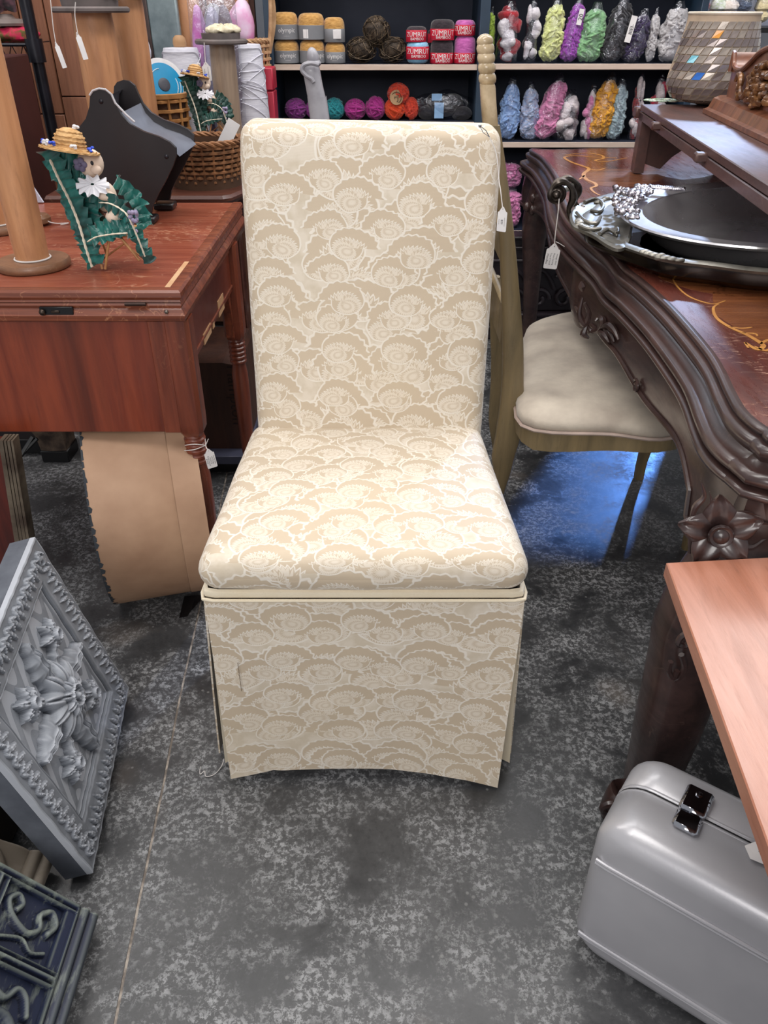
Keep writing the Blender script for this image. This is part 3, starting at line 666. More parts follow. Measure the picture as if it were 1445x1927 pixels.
def relief(hf, S, n, thick, O, ex, ey, name, mt, parent, Sy=None):
    """height field panel: O corner, ex/ey unit axes, solid sides"""
    Sy = Sy or S; ny = int(n*Sy/S); ex, ey = Vector(ex), Vector(ey); ez = ex.cross(ey).normalized()
    xs = np.linspace(0, S, n+1); ys = np.linspace(0, Sy, ny+1); X, Y = np.meshgrid(xs, ys); Hh = hf(X, Y)
    O = np.array(O); P = O+X[..., None]*np.array(ex)+Y[..., None]*np.array(ey)+(Hh+thick)[..., None]*np.array(ez)
    V = P.reshape(-1, 3); i, j = np.meshgrid(np.arange(n), np.arange(ny)); q = (j*(n+1)+i).ravel()
    F = np.stack([q, q+1, q+n+2, q+n+1], 1).tolist()
    m = M(); m.v = V.tolist(); m.f = [tuple(f) for f in F]
    loop = [k for k in range(n+1)]+[(j+1)*(n+1)+n for j in range(ny)]+[ny*(n+1)+k for k in range(n-1, -1, -1)]+[j*(n+1) for j in range(ny-1, 0, -1)]
    base = len(m.v)
    for k in loop:
        x, y = X.ravel()[k], Y.ravel()[k]; m.v.append(tuple(O+x*np.array(ex)+y*np.array(ey)))
    L = len(loop)
    for k in range(L): m.f.append((loop[k], loop[(k+1) % L], base+(k+1) % L, base+k))
    m.f.append(tuple(range(base, base+L)))
    return m.build(name, mt, parent, ang=50)
S = .40
def tile_h(X, Y):
    x, y = X/S, Y/S; e = np.minimum(np.minimum(x, 1-x), np.minimum(y, 1-y))
    h = .012*np.clip(1-np.abs((e-.07)/.085), 0, 1)**.4*(e < .15)+.004*(e < .01)
    h = np.where(e < .155, np.maximum(h, .010), h)
    h = h+.004*np.exp(-((e-.165)/.008)**2)-.003*np.exp(-((e-.148)/.006)**2)
    # leaf frieze along the border
    for k in range(15):
        c = .085+k*.83/14
        for (cx, cy, a) in ((c, .035, R(68)), (c, .965, R(-112)), (.035, c, R(22)), (.965, c, R(-158))):
            for da, l, w_ in ((0, .095, .014), (.7, .06, .010), (-.7, .06, .010)):
                h = np.maximum(h, (.0105+lobe(x, y, cx, cy, a+da, l, w_, .0075, .25))*(e < .14)*(lobe(x, y, cx, cy, a+da, l, w_, 1, 0) > 0))
    f = np.zeros_like(x)
    for k in range(4):        # big folded acanthus towards the sides
        a = k*math.pi/2
        for da, l, w_, hh, cu in ((0, .30, .075, .026, 0), (.38, .27, .04, .02, .5), (-.38, .27, .04, .02, -.5), (.16, .32, .025, .03, .2), (-.16, .32, .025, .03, -.2)):
            f = np.maximum(f, lobe(x, y, .5+.07*math.cos(a), .5+.07*math.sin(a), a+da, l, w_, hh, .22, .6, cu))
    for k in range(4):        # small flowers on the diagonals
        a = math.pi/4+k*math.pi/2; cx, cy = .5+.27*math.cos(a), .5+.27*math.sin(a)
        for j in range(6): f = np.maximum(f, lobe(x, y, cx, cy, a+j*math.pi/3, .085, .026, .024, .15))
        f = np.maximum(f, ring(x, y, cx, cy, .022, .009, .03))
        f = np.maximum(f, lobe(x, y, .5+.12*math.cos(a), .5+.12*math.sin(a), a, .16, .03, .02, .2))
    for k in range(10): f = np.maximum(f, lobe(x, y, .5, .5, k*math.pi/5+.2, .185, .055, .036, .0))
    for k in range(8): f = np.maximum(f, lobe(x, y, .5, .5, k*math.pi/4, .11, .034, .046, 0))
    r = np.hypot(x-.5, y-.5); f = np.maximum(f, .050*np.sqrt(np.clip(1-(r/.03)**2, 0, 1))*(r < .03)); f = np.maximum(f, ring(x, y, .5, .5, .045, .008, .048))
    h = np.where(e > .17, np.maximum(h, f*.85), h)
    return h+.0006*np.sin(x*40+3*np.sin(y*31))
tl = thing('ceiling_tile', 'square grey plaster tile with carved rosette and leaf border, leaning at left', 'carved tile', (-.55, .93, 0))
ey_ = Vector((-.121, .99, .03)).normalized(); ex_ = Vector((.225, .0, -.97)); ex_ = (ex_-ey_*ex_.dot(ey_)).normalized()
Cc = Vector((-.480, .742, .022))
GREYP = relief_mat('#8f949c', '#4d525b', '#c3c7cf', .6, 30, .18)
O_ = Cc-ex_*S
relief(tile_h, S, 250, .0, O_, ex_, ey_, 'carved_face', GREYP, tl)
n_ = ex_.cross(ey_)
q = [O_, O_+ex_*S, O_+ex_*S+ey_*S, O_+ey_*S]
quadprism([p-n_*.0005 for p in q], -n_*.036, 'tile_body', mat('#5f646d', .6, col2='#474b54', ns=14, name='grey_plaster'), tl)
# wedge the tile rests on and dark backing board
M().box((-.66, .95, .1), (.05, .34, .2), .004).build('prop_block', mat('#3a302a', .7, name='dark_block'))
tag(bpy.data.objects['prop_block'], 'dark wooden block in shadow behind the grey tile', 'block')
# navy carved panel
np_ = thing('navy_carved_panel', 'dark blue carved wooden panel with worn cream edges, bottom left corner', 'carved panel', (-.6, .5, 0))
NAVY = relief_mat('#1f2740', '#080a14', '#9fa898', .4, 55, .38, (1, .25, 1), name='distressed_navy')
def navy_h(X, Y):
    # X: from far-left(0) to right edge; Y: from near (0) to far (Sy)
    Sx, Sy = .34, .5; xr = Sx-X; yt = Sy-Y
    h = np.full_like(X, .004)
    post = xr < .040; h = np.where(post, .012+.006*np.abs(np.sin(xr/.040*math.pi*2.5)), h)
    rail = (yt < .012) | ((yt > .098) & (yt < .118)); h = np.where((~post) & rail, .016+.004*np.sin(yt*600), h)
    h = np.where((~post) & (yt > .012) & (yt < .098) & ((xr < .055) | ((xr > .155) & (xr < .235))), .014+.004*np.sin(xr*420)*(xr > .1), h)
    f = np.zeros_like(X)
    def sc(p, w_=.006, hh=.016): return scroll(xr, yt, p, w_, hh)
    for o in (0, .175):
        f = np.maximum(f, sc([(.07+o, .055), (.062+o, .04), (.075+o, .026), (.09+o, .038), (.085+o, .055), (.1+o, .066), (.12+o, .06)]))
        f = np.maximum(f, sc([(.12+o, .06), (.135+o, .05), (.143+o, .036), (.133+o, .025), (.122+o, .034), (.128+o, .045)]))
        f = np.maximum(f, sc([(.065+o, .08), (.085+o, .086), (.105+o, .075), (.14+o, .085)], .004, .012))
    inner = (~post) & (yt > .118)
    for o in (0, .15):
        f = np.maximum(f, inner*sc([(.05+o, .30), (.055+o, .22), (.09+o, .17), (.14+o, .19), (.155+o, .25), (.13+o, .3), (.095+o, .285), (.095+o, .25), (.12+o, .24)], .009, .02))
        f = np.maximum(f, inner*sc([(.06+o, .16), (.07+o, .14), (.085+o, .135), (.1+o, .15), (.13+o, .14), (.15+o, .155)], .006, .016))
        for k in range(4): f = np.maximum(f, inner*lobe(xr, yt, .055+o, .17+k*.02, R(30-k*12), .04, .009, .02, .2))
        f = np.maximum(f, inner*sc([(.06+o, .36), (.1+o, .33), (.15+o, .37), (.13+o, .42)], .009, .02))
    return np.maximum(h, f)
B_ = atz(161, 1738, .018); eyn = Vector((-.012, 1, 0)).normalized(); ph = R(50)
exn = Vector((math.cos(ph), 0, -math.sin(ph)))
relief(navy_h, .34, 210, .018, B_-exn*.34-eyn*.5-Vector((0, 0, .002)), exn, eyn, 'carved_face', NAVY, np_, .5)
# beige piece
bg = thing('beige_carved_moulding', 'beige carved plaster piece with fluted side, between grey tile and navy panel', 'carved moulding', (-.62, .78, 0))
BEI = relief_mat('#9c8f7f', '#5b5147', '#c2b6a6', .4, 20, .2, name='beige_plaster')
B2 = atz(66, 1690, .01)
relief(lambda X, Y: np.where(X > .21, .004+.006*np.abs(np.sin((.25-X)/.04*math.pi*2)), .003*np.sin(X*90)*np.cos(Y*70)+scroll(X, Y, [(.08, .05), (.15, .1), (.18, .16), (.12, .2), (.06, .15)], .012, .012)), .25, 120, .02, B2-Vector((math.cos(.7), 0, -math.sin(.7)))*.25-Vector((0, .16, 0)), (math.cos(.7), 0, -math.sin(.7)), (0, 1, 0), 'carved_face', BEI, bg, .215)
# ---------------------------------------------------------------- ornate dark table (right)
DK = wood('#4a3531', '#2b1d1c', (10, 2, 10), .27, .25, '#9a7f6c', .5, name='dark_carved_wood')
TOPM = wood('#6e3a2e', '#4c241f', (9, 1.4, 9), .22, .8, '#c99f88', .5, name='mahogany_top')
FLAME = wood('#8a5330', '#5f3420', (2, 22, 9), .22, 0, coat=.5, name='flame_veneer')
INLAY = mat('#c98f4a', .35, col2='#a9713a', ns=40, name='inlay_wood', coat=.4)
dt = thing('ornate_table', 'large dark carved table with serpentine moulded edge and inlaid mahogany top, right side', 'table', (1.0, 1.9, 0))
rim_px = [(1000, 281), (1024, 298), (1049, 333), (1060, 372), (1076, 404), (1104, 432), (1140, 462), (1160, 480), (1180, 505), (1205, 524), (1232, 547), (1262, 575), (1291, 606), (1326, 647), (1347, 675), (1362, 702), (1378, 736), (1402, 775), (1445, 808), (1500, 826)]
rim = [atz(u, v, .76) for u, v in rim_px]
rim = [Vector((p.x, p.y, 0)) for p in rim]
rim = rim[::-1]                      # from near to far
near = [Vector((1.45, .85, 0)), Vector((1.0, .845, 0)), Vector((.75, .82, 0))]
far = [Vector((.62, 3.12, 0)), Vector((.9, 3.16, 0)), Vector((1.45, 3.18, 0))]
outl = smoothpts(near+rim+far, 5)
m = M(); n = len(outl)
m.add([(p.x, p.y, .7598) for p in outl]+[(p.x, p.y, .74) for p in outl], [tuple(range(n)), tuple(range(n, 2*n))[::-1]]+[(i, (i+1) % n, (i+1) % n+n, i+n) for i in range(n)])
m.build('table_top', TOPM, dt, smooth=False)
def sweep(path, prof, nm, mt, par, side=-1, lowfn=None):
    rings = []
    for i in range(len(path)):
        a = path[max(0, i-1)]; b = path[min(len(path)-1, i+1)]; d = (b-a).normalized(); nn = Vector((d.y, -d.x, 0))*side
        rings.append([path[i]+nn*o+Vector((0, 0, z if lowfn is None else lowfn(i, k, z))) for k, (o, z) in enumerate(prof)])
    return M().loft(rings, True).build(nm, mt, par, ang=40)
pr = []
def arcp(cx, cz, r, a0, a1, k=6): return [(cx+r*math.cos(R(a0+(a1-a0)*i/k)), cz+r*math.sin(R(a0+(a1-a0)*i/k))) for i in range(k+1)]
pr = [(-.004, .7605), (.002, .7615)]+arcp(.004, .7565, .005, 80, -60, 4)+[(.006, .750)]+arcp(.012, .742, .008, 100, -50, 5)+[(.014, .733), (.012, .728), (.018, .722)]+arcp(.03, .712, .0095, 110, -70, 6)+[(.026, .700)]+arcp(.036, .692, .006, 100, -100, 6)+[(.022, .684), (-.01, .684), (-.01, .74)]
sweep(outl, pr, 'moulded_edge', DK, dt, -1)
# apron with scalloped lower edge
def apron_low(y):
    if y > 1.72:
        q = (y-1.75)/1.2; return .575+.06*math.sin(math.pi*min(1, max(0, q)))**.7
    if y < .98: return .56
    return .598+.010*math.sin((y-1)*14)
seg = [p for p in outl if p.y > .80 or p.x > .6]
def lowfn(i, k, z):
    return z if z > .6 else apron_low(seg[i].y)+(z-.5)
sweep(seg, [(.014, .686), (.017, .66), (.022, .62), (.020, .5), (.004, .5), (.002, .686)], 'apron', DK, dt, -1, lowfn)
bead = []
for i in range(len(seg)):
    a = seg[max(0, i-1)]; b = seg[min(len(seg)-1, i+1)]; d = (b-a).normalized(); bead.append(seg[i]+Vector((-d.y, d.x, 0))*.0225+Vector((0, 0, apron_low(seg[i].y)+.003)))
M().tube(bead, .005, 8).build('apron_bead', DK, dt)
# cabriole legs
def cabriole(pts, nm='leg'):
    P = smoothpts([p[:3] for p in pts], 5); S_ = [q for i in range(len(pts)-1) for q in [pts[i][3]*(1-k/5)+pts[i+1][3]*k/5 for k in range(5)]]+[pts[-1][3]]
    rings = []
    for p, s_ in zip(P, S_):
        rg = []
        for k in range(24):
            a = 2*math.pi*k/24; c_, d_ = math.cos(a), math.sin(a)
            rr = (abs(c_)**3+abs(d_)**3)**(-1/3); rg.append(p+Vector((c_*rr*s_, d_*rr*s_, 0)))
        rings.append(rg)
    return M().loft(rings).build(nm, DK, dt, ang=60)
yl = .91
def lx(u0, u1, v, y=yl):
    a, b = at(u0, v, y), at(u1, v, y); return ((a.x+b.x)/2, y, a.z, (b.x-a.x)/2)
LEG = [(.545, .90, .70, .085), (.535, .90, .62, .080), (.52, .90, .55, .068)]+[lx(1248, 1372, 1150), lx(1222, 1350, 1260), lx(1200, 1312, 1360), lx(1178, 1262, 1470)]
z_ = LEG[-1][2]
LEG += [(LEG[-1][0]-.022, .895, z_*.55, .026), (LEG[-1][0]-.052, .885, .05, .021), (LEG[-1][0]-.066, .875, .012, .022), (LEG[-1][0]-.068, .873, 0, .02)]
cabriole(LEG)
q = LEG[-1]
g = M(); 
for sg in (0,):
    sp = [(q[0]-.012+.018*math.cos(a_)*(1-a_/9), .862, .026+.018*math.sin(a_)*(1-a_/9)) for a_ in np.linspace(0, 6.5, 20)]
    g.tube(sp, [.009-.0003*i for i in range(20)], 8)
g.build('scroll_foot', DK, dt)
f0 = (.60, 2.98)
cabriole([(f0[0], f0[1], .70, .06), (f0[0]-.03, f0[1], .6, .055), (f0[0]-.045, f0[1], .5, .045), (f0[0]-.035, f0[1], .3, .03), (f0[0]-.03, f0[1], .1, .024), (f0[0]-.05, f0[1], 0, .03)])
cabriole([(1.3, .9, .7, .07), (1.3, .9, .5, .06), (1.3, .9, .2, .035), (1.3, .9, 0, .03)]); cabriole([(1.3, 3.0, .7, .07), (1.3, 3.0, .5, .06), (1.3, 3.0, .2, .035), (1.3, 3.0, 0, .03)])
# inner corner block beside the joint
cabriole([(.495, 1.86, .70, .05), (.50, 1.86, .6, .05), (.505, 1.86, .545, .035)], 'corner_block')
for o_ in [o for o in bpy.data.objects if o.name.startswith('corner_block')]: pass
# carved flower on knee
def petal_flower(c, nrm, r, npet, mt, par, nm='carved_flower', lift=.35, tilt=0):
    nrm = Vector(nrm).normalized(); T = Matrix.Translation(c) @ nrm.to_track_quat('Z', 'Y').to_matrix().to_4x4() @ Matrix.Rotation(tilt, 4, 'Z')
    g = M()
    for k in range(npet):
        a = 2*math.pi*k/npet
        def f(i, j):
            s_ = j; w_ = .42*r*math.sin(math.pi*min(1, s_**.75*.93+.04)); t_ = (i-.5)*2
            x, y = s_*r, t_*w_; z = r*lift*(.35+.5*math.sin(math.pi*s_*.8))-.35*w_*t_*t_+.04*r*math.cos(t_*9)*s_-.12*r*math.exp(-(t_/.2)**2)
            return (x*math.cos(a)-y*math.sin(a), x*math.sin(a)+y*math.cos(a), z)
        g.grid(8, 8, f, T)
    g.ell((0, 0, r*lift*.75), (r*.25, r*.25, r*.22), 16, 10, T=T)
    g.lathe([(r*.24, r*.2), (r*.3, r*.36), (r*.26, r*.44), (r*.2, r*.4)], seg=20, T=T)
    return g.build(nm, mt, par, ang=70)
fc = at(1352, 1000, .818)
petal_flower(fc, (-.25, -1, .25), .052, 5, DK, dt, tilt=.5)
g = M()
def vine(pts, r0, r1=.001, y=None):
    P = smoothpts([at(u, v, y) for u, v in pts], 5); g.tube(P, [r0+(r1-r0)*abs(2*i/(len(P)-1)-.6) for i in range(len(P))], 7)
for pts in ([(1298, 1040), (1302, 1000), (1318, 985), (1330, 1000), (1322, 1030)], [(1300, 985), (1308, 955), (1325, 935), (1322, 915), (1318, 905)], [(1325, 980), (1338, 950), (1335, 925)], [(1380, 1010), (1410, 990), (1440, 985), (1460, 995)], [(1385, 1030), (1415, 1030), (1440, 1015), (1455, 1020)], [(1300, 1060), (1310, 1075), (1330, 1080)], [(1375, 975), (1400, 965), (1430, 970)]):
    vine(pts, .0045, .001, .825)
for pts in ([(1298, 1190), (1282, 1198), (1276, 1212), (1290, 1215), (1300, 1205)], [(1262, 1245), (1258, 1262), (1266, 1275), (1274, 1262)], [(1282, 1232), (1288, 1255), (1278, 1275), (1268, 1280)]):
    P = smoothpts([at(u, v, .845) for u, v in pts], 4); g.tube(P, .0045, 6)
g.build('carved_leaves', DK, dt)
# acanthus spray on apron end
g = M()
def on_apron(u, v, y0=1.45):
    # march the ray to the apron sheet x = path(y)-.03
    best = None
    for i in range(len(seg)-1):
        if not (1.0 < seg[i].y < 1.65): continue
        p = seg[i]; q_ = at(u, v, p.y); e = abs(q_.x-(p.x-.026))
        if best is None or e < best[0]: best = (e, q_)
    return best[1]
for pts in ([(1096, 560), (1090, 590), (1100, 610), (1108, 590), (1100, 570)], [(1100, 605), (1112, 622), (1128, 620), (1135, 605), (1128, 596), (1120, 604)], [(1128, 620), (1142, 612), (1156, 622), (1164, 640)], [(1136, 620), (1148, 626), (1156, 644)], [(1126, 622), (1138, 632), (1146, 645)], [(1096, 548), (1094, 530)], [(1104, 612), (1098, 628), (1108, 636)]):
    P = smoothpts([on_apron(u, v) for u, v in pts], 4); g.tube(P, [.0085*(1-.7*abs(2*i/(len(P)-1)-1)) for i in range(len(P))], 7)
g.build('carved_acanthus', DK, dt)
c_ = on_apron(1196, 727)
g = M().tube([(c_.x+.0*a_, c_.y+.014*math.cos(a_)*(1-a_/12), .60+.014*math.sin(a_)*(1-a_/12)) for a_ in np.linspace(0, 9, 26)], .003, 6)
g.build('apron_scroll', DK, dt)
g = M()
for i, j in ((0, 0), (1, 0), (2, 0), (0, 1), (1, 1)): 
    p = Vector((.60-.02*i+.0, 2.93, .66-.03*i-.02*j)); g.ell(p+Vector((-.05, 0, -.02*j)), (.014, .014, .018), 8, 6)
g.build('carved_beading', DK, dt, kind='stuff')
# marquetry
def ribbon(pts, w_, nm='inlay', mt=INLAY, z=.7602):
    P = smoothpts([atz(u, v, z) for u, v in pts], 6); g = M(); n = len(P); V = []
    for i in range(n):
        d = (P[min(n-1, i+1)]-P[max(0, i-1)]).normalized(); nn = Vector((-d.y, d.x, 0)); k = w_*(.35+.65*math.sin(math.pi*min(1, max(.05, i/(n-1)))))
        V += [P[i]+nn*k, P[i]-nn*k, P[i]+nn*k+Vector((0, 0, .0005)), P[i]-nn*k+Vector((0, 0, .0005))]
    F = [(4*i+2, 4*i+3, 4*i+7, 4*i+6) for i in range(n-1)]+[(4*i, 4*i+2, 4*i+6, 4*i+4) for i in range(n-1)]+[(4*i+1, 4*i+5, 4*i+7, 4*i+3) for i in range(n-1)]
    g.add(V, F); return g.build(nm, mt, dt, smooth=False)
def veneer(pts, mt, nm='veneer_panel', z=.7599):
    P = smoothpts([atz(u, v, z) for u, v in pts], 4, True); n = len(P)
    M().add([tuple(p) for p in P]+[(p.x, p.y, p.z+.0003) for p in P], [tuple(range(n, 2*n))]+[(i, (i+1) % n, (i+1) % n+n, i+n) for i in range(n)]).build(nm, mt, dt, smooth=False)
veneer([(1345, 585), (1358, 600), (1400, 625), (1460, 650), (1600, 640), (1600, 560), (1445, 540), (1350, 540)], FLAME)
veneer([(1100, 322), (1108, 345), (1180, 352), (1240, 340), (1250, 322), (1180, 318)], FLAME)
veneer([(1240, 515), (1300, 545), (1420, 560), (1500, 545), (1400, 520)], FLAME)
ribbon([(1262, 517), (1275, 540), (1300, 560), (1340, 572), (1365, 566)], .0022)
ribbon([(1352, 572), (1342, 580), (1348, 598), (1372, 615), (1405, 630), (1430, 645), (1436, 652), (1425, 658), (1410, 650), (1402, 645), (1408, 655)], .004)
ribbon([(1372, 615), (1395, 618), (1415, 616)], .0022); ribbon([(1395, 627), (1420, 628), (1425, 633)], .002); ribbon([(1430, 648), (1445, 640), (1460, 642)], .003); ribbon([(1420, 652), (1440, 660), (1450, 655)], .003)
ribbon([(1160, 297), (1120, 296), (1085, 293), (1062, 296), (1075, 305), (1095, 312), (1108, 318), (1098, 328), (1104, 338), (1118, 344), (1122, 350), (1112, 354), (1118, 362), (1130, 368)], .006)
ribbon([(1062, 292), (1100, 288), (1130, 292), (1135, 298), (1120, 302), (1140, 304), (1180, 297)], .005)
ribbon([(1108, 318), (1125, 320), (1140, 316)], .004); ribbon([(1100, 330), (1090, 338)], .004)
# cracks at the leaf joint
# ---------------------------------------------------------------- trays
PEW = mat('#98948b', .38, .7, col2='#615e57', ns=14, bs=.3, bsc=60, name='tarnished_silver'); PEWD = mat('#3f3937', .16, .9, col2='#1d1816', ns=9, name='tarnished_dark')
SIL = mat('#d3d0d2', .22, .85, col2='#b9b6ba', ns=6, name='silver_plate', r2=.32)
pw = thing('footed_serving_tray', 'large tarnished silver serving tray with scroll handle, lying under the oval tray', 'tray', (.78, 1.72, .76))
pc = (.78, 1.725); pr0 = .345
def wav(a, z): return 1+.018*math.cos(8*a+.4)+.008*math.cos(16*a)
M().lathe([(.22, .7665), (.285, .768), (.312, .782), (.322, .80), (.340, .806), (.343, .795), (.338, .776), (.318, .764), (.28, .7612)], (pc[0], pc[1], 0), 120, fn=wav, caps=False).lathe([(0, .7665), (.22, .7665)], (pc[0], pc[1], 0), 120, fn=wav).build('tray_well', PEWD, pw)
M().lathe([(.320, .8035), (.335, .8085), (.348, .809), (.355, .806), (.350, .8), (.338, .800)], (pc[0], pc[1], 0), 160, fn=wav, caps=False).build('tray_rim', PEW, pw)
g = M()
for k in range(8):
    a0 = (k+.5)*math.pi/4+.35
    for j in range(7):
        a = a0+(j-3)*.035; r_ = .353*wav(a, 0)
        g.ell((pc[0]+r_*math.cos(a), pc[1]+r_*math.sin(a), .809), (.011, .008, .005+.002*(j == 3)), 10, 6, .3, 60)
g.build('rim_ornament', PEW, pw, kind='stuff')
# shell plate and handle at left tip
P0 = atz(1148, 385, .807); 
g = M()
sh = [(1072, 405), (1077, 426), (1097, 436), (1118, 446), (1142, 462), (1163, 470), (1180, 462), (1190, 430), (1188, 395), (1178, 368), (1155, 364), (1118, 374), (1085, 387)]
Ps = smoothpts([atz(u, v, .805) for u, v in sh], 4, True); n = len(Ps); cc = sum(Ps, Vector())/n
g.loft([[p+Vector((0, 0, -.004)) for p in Ps], [p+Vector((0, 0, .002)) for p in Ps], [p*.93+cc*.07+Vector((0, 0, .005)) for p in Ps], [p*.8+cc*.2+Vector((0, 0, .001)) for p in Ps]])
rnd = random.Random(5)
for pts in ([(1100, 380), (1120, 374), (1135, 385), (1128, 398), (1112, 396)], [(1085, 400), (1100, 415), (1120, 420), (1130, 408)], [(1128, 440), (1145, 432), (1160, 440), (1162, 430)], [(1090, 425), (1110, 432), (1130, 430)]):
    P = smoothpts([atz(u, v, .812) for u, v in pts], 4); g.tube(P, .004, 7)
g.build('shell_plate', PEW, pw)
g = M()
for dy, px in ((1.86, [(1092, 420), (1078, 412), (1070, 395), (1078, 375), (1076, 355), (1062, 342), (1048, 344), (1038, 356), (1037, 370), (1046, 378)]), (1.93, [(1100, 392), (1088, 392), (1082, 378), (1088, 360), (1084, 345), (1072, 336), (1058, 340)])):
    P = smoothpts([at(u, v, dy) for u, v in px], 5); g.tube(P, [.0075+.002*math.sin(i*.5) for i in range(len(P))], 9)
g.build('scroll_handle', mat('#57504a', .3, .85, col2='#2b2624', ns=30, bs=.3, name='dark_pewter'), pw)
hc = at(1047, 366, 1.855)
T = Matrix.Translation(hc) @ Vector((-.3, -1, .12)).to_track_quat('Z', 'Y').to_matrix().to_4x4()
M().lathe([(.018, -.02), (.021, -.016), (.021, -.004), (.018, 0), (.014, -.003), (.0135, .004), (.010, .008), (.0085, .006), (.006, .012), (.004, .017), (0, .018)], seg=24, T=T).build('handle_boss', mat('#6b625c', .25, .9, name='boss_metal'), pw)
M().tube([hc+Vector((.002, .01, 0)), at(1075, 350, 1.93)], .008, 10).build('handle_bar', PEW, pw)
price_tag('handwritten white tag hanging from the scroll handle of the tarnished tray', [at(1052, 374, 1.845), at(1050, 400, 1.845), at(1045, 440, 1.845)], at(1039, 483, 1.845), .056, .032, (0, -1, 0), .09, ['Vintage Silver', 'Plate Serving', 'Tray w/ Scroll', 'Handles'],
          loop=[[at(1046, 455, 1.843), at(1054, 459, 1.843), at(1062, 464, 1.843)]])
sv = thing('oval_silver_tray', 'polished oval silver tray with ornate cast end, resting on top of tarnished tray', 'tray', (.80, 1.68, .80))
T = Matrix.Translation((.815, 1.70, .817)) @ Matrix.Rotation(R(-3), 4, 'Y')
el = lambda a, z: 1+.0*a
Sx = T @ Matrix.Diagonal((1.0, .98, 1, 1))
M().lathe([(0, -.040), (.17, -.040), (.215, -.034), (.24, -.018), (.256, .006), (.268, .026)], seg=96, T=Sx, caps=False).lathe([(.17, -.044), (.22, -.038), (.246, -.020), (.262, .006), (.27, .022)], seg=96, T=Sx, caps=False).lathe([(0, -.044), (.17, -.044)], seg=96, T=Sx, caps=False).build('tray_dish', SIL, sv)
M().lathe([(.266, .026), (.285, .027), (.305, .028), (.312, .030), (.315, .027), (.311, .022), (.285, .020), (.266, .021)], seg=120, T=Sx, caps=False).build('tray_rim', SIL, sv)
g = M(); rnd = random.Random(2)
for k in range(85):
    u, v = rnd.uniform(1157, 1225), 0; t_ = (u-1157)/68; v = rnd.uniform(352, 400+22*t_) if u < 1200 else rnd.uniform(350, 362+30*(1-t_))
    p = atz(u, v, .85+.006*rnd.random()); g.ell(p, (rnd.uniform(.005, .009), rnd.uniform(.006, .014), .006), 8, 6, .5, 90)
for k in range(16): p = atz(1225+k*4, 351.5+.3*k, .85); g.ell(p, (.007, .012, .005), 8, 6, .4, 80)
g.build('cast_ornament', mat('#c9c4ca', .2, 1, col2='#8f8a92', ns=60, bs=.6, bsc=150, name='cast_silver'), sv)
# ---------------------------------------------------------------- bench-like stand on table, right
BN = wood('#5a3c36', '#44302d', (9, 1.6, 9), .38, .3, '#a68a7d', .2, name='brown_pegged_wood')
bn = thing('pegged_stand', 'long low dark brown wooden stand with peg ends, standing on ornate table', 'stand', (.95, 2.0, .76))
bA, bB = atz(1206, 196, .95), atz(1445, 347, .95)
dv = (bB-bA).normalized(); nv_ = Vector((-dv.y, dv.x, 0)); nv_ = nv_ if nv_.x > 0 else -nv_
bE = bA+dv*1.45
def bslab(a, b, w0, w1, z0, z1, nm, par=bn, mt=BN, bev=.004):
    g = M(); r_ = [[a+nv_*w0, a+nv_*w1, b+nv_*w1, b+nv_*w0]]
    c0 = [p for p in r_[0]]
    g.loft([[Vector((p.x, p.y, z0+bev)) for p in c0], [Vector((p.x, p.y, z1-bev*.5)) for p in c0], [Vector((p.x, p.y, z1)) for p in [c0[0]+nv_*bev*.5, c0[1], c0[2], c0[3]+nv_*bev*.5]]][0:3]); return g.build(nm, mt, par, ang=30)
bslab(bA, bE, 0, .34, .93, .95, 'stand_top')
bslab(bA+dv*.0, bE, .0, .022, .905, .9305, 'front_rail')
for t_ in (.33, .86): 
    p = bA+dv*t_; M().box((p.x-.008, p.y, .928), (.03, .03, .02), .004, rz=math.atan2(dv.y, dv.x)).build('peg', BN, bn)
p = bA-dv*.02; M().box((p.x+.005, p.y+.012, .925), (.028, .04, .03), .004).build('peg', BN, bn)
for w0 in (0.0, .3): bslab(bA, bA+dv*.06, w0, w0+.03, .76, .93, 'leg')
bslab(bE-dv*.06, bE, 0.3, .33, .76, .93, 'leg')
e_ = bA+dv*.03
m = M(); out_ = [(.03, .0), (.30, .0), (.30, -.17), (.25, -.17), (.22, -.12), (.165, -.08), (.11, -.12), (.08, -.155), (.03, -.14)]
m.add([tuple(e_+nv_*a+Vector((0, 0, .93-e_.z+b))) for a, b in out_]+[tuple(e_+dv*.018+nv_*a+Vector((0, 0, .93-e_.z+b))) for a, b in out_], [tuple(range(9)), tuple(range(9, 18))]+[(i, (i+1) % 9, (i+1) % 9+9, i+9) for i in range(9)])
m.build('shaped_end', BN, bn, smooth=False)
# doily
g = M(); c_ = atz(1262, 190.5, .951)
for k in range(10): 
    a = k*.63; g.tube([(c_.x-.02+.05*math.cos(a)+.014*math.cos(b_), c_.y+.03*math.sin(a)+.014*math.sin(b_), .954) for b_ in np.linspace(0, 6.28, 10)], .002, 5)
tag(g.build('lace_trim', mat('#6f8f6c', .7, col2='#d7dccb', ns=90, name='green_white_cord')), 'small ring of green and white lace lying on far end of the pegged stand', 'lace')
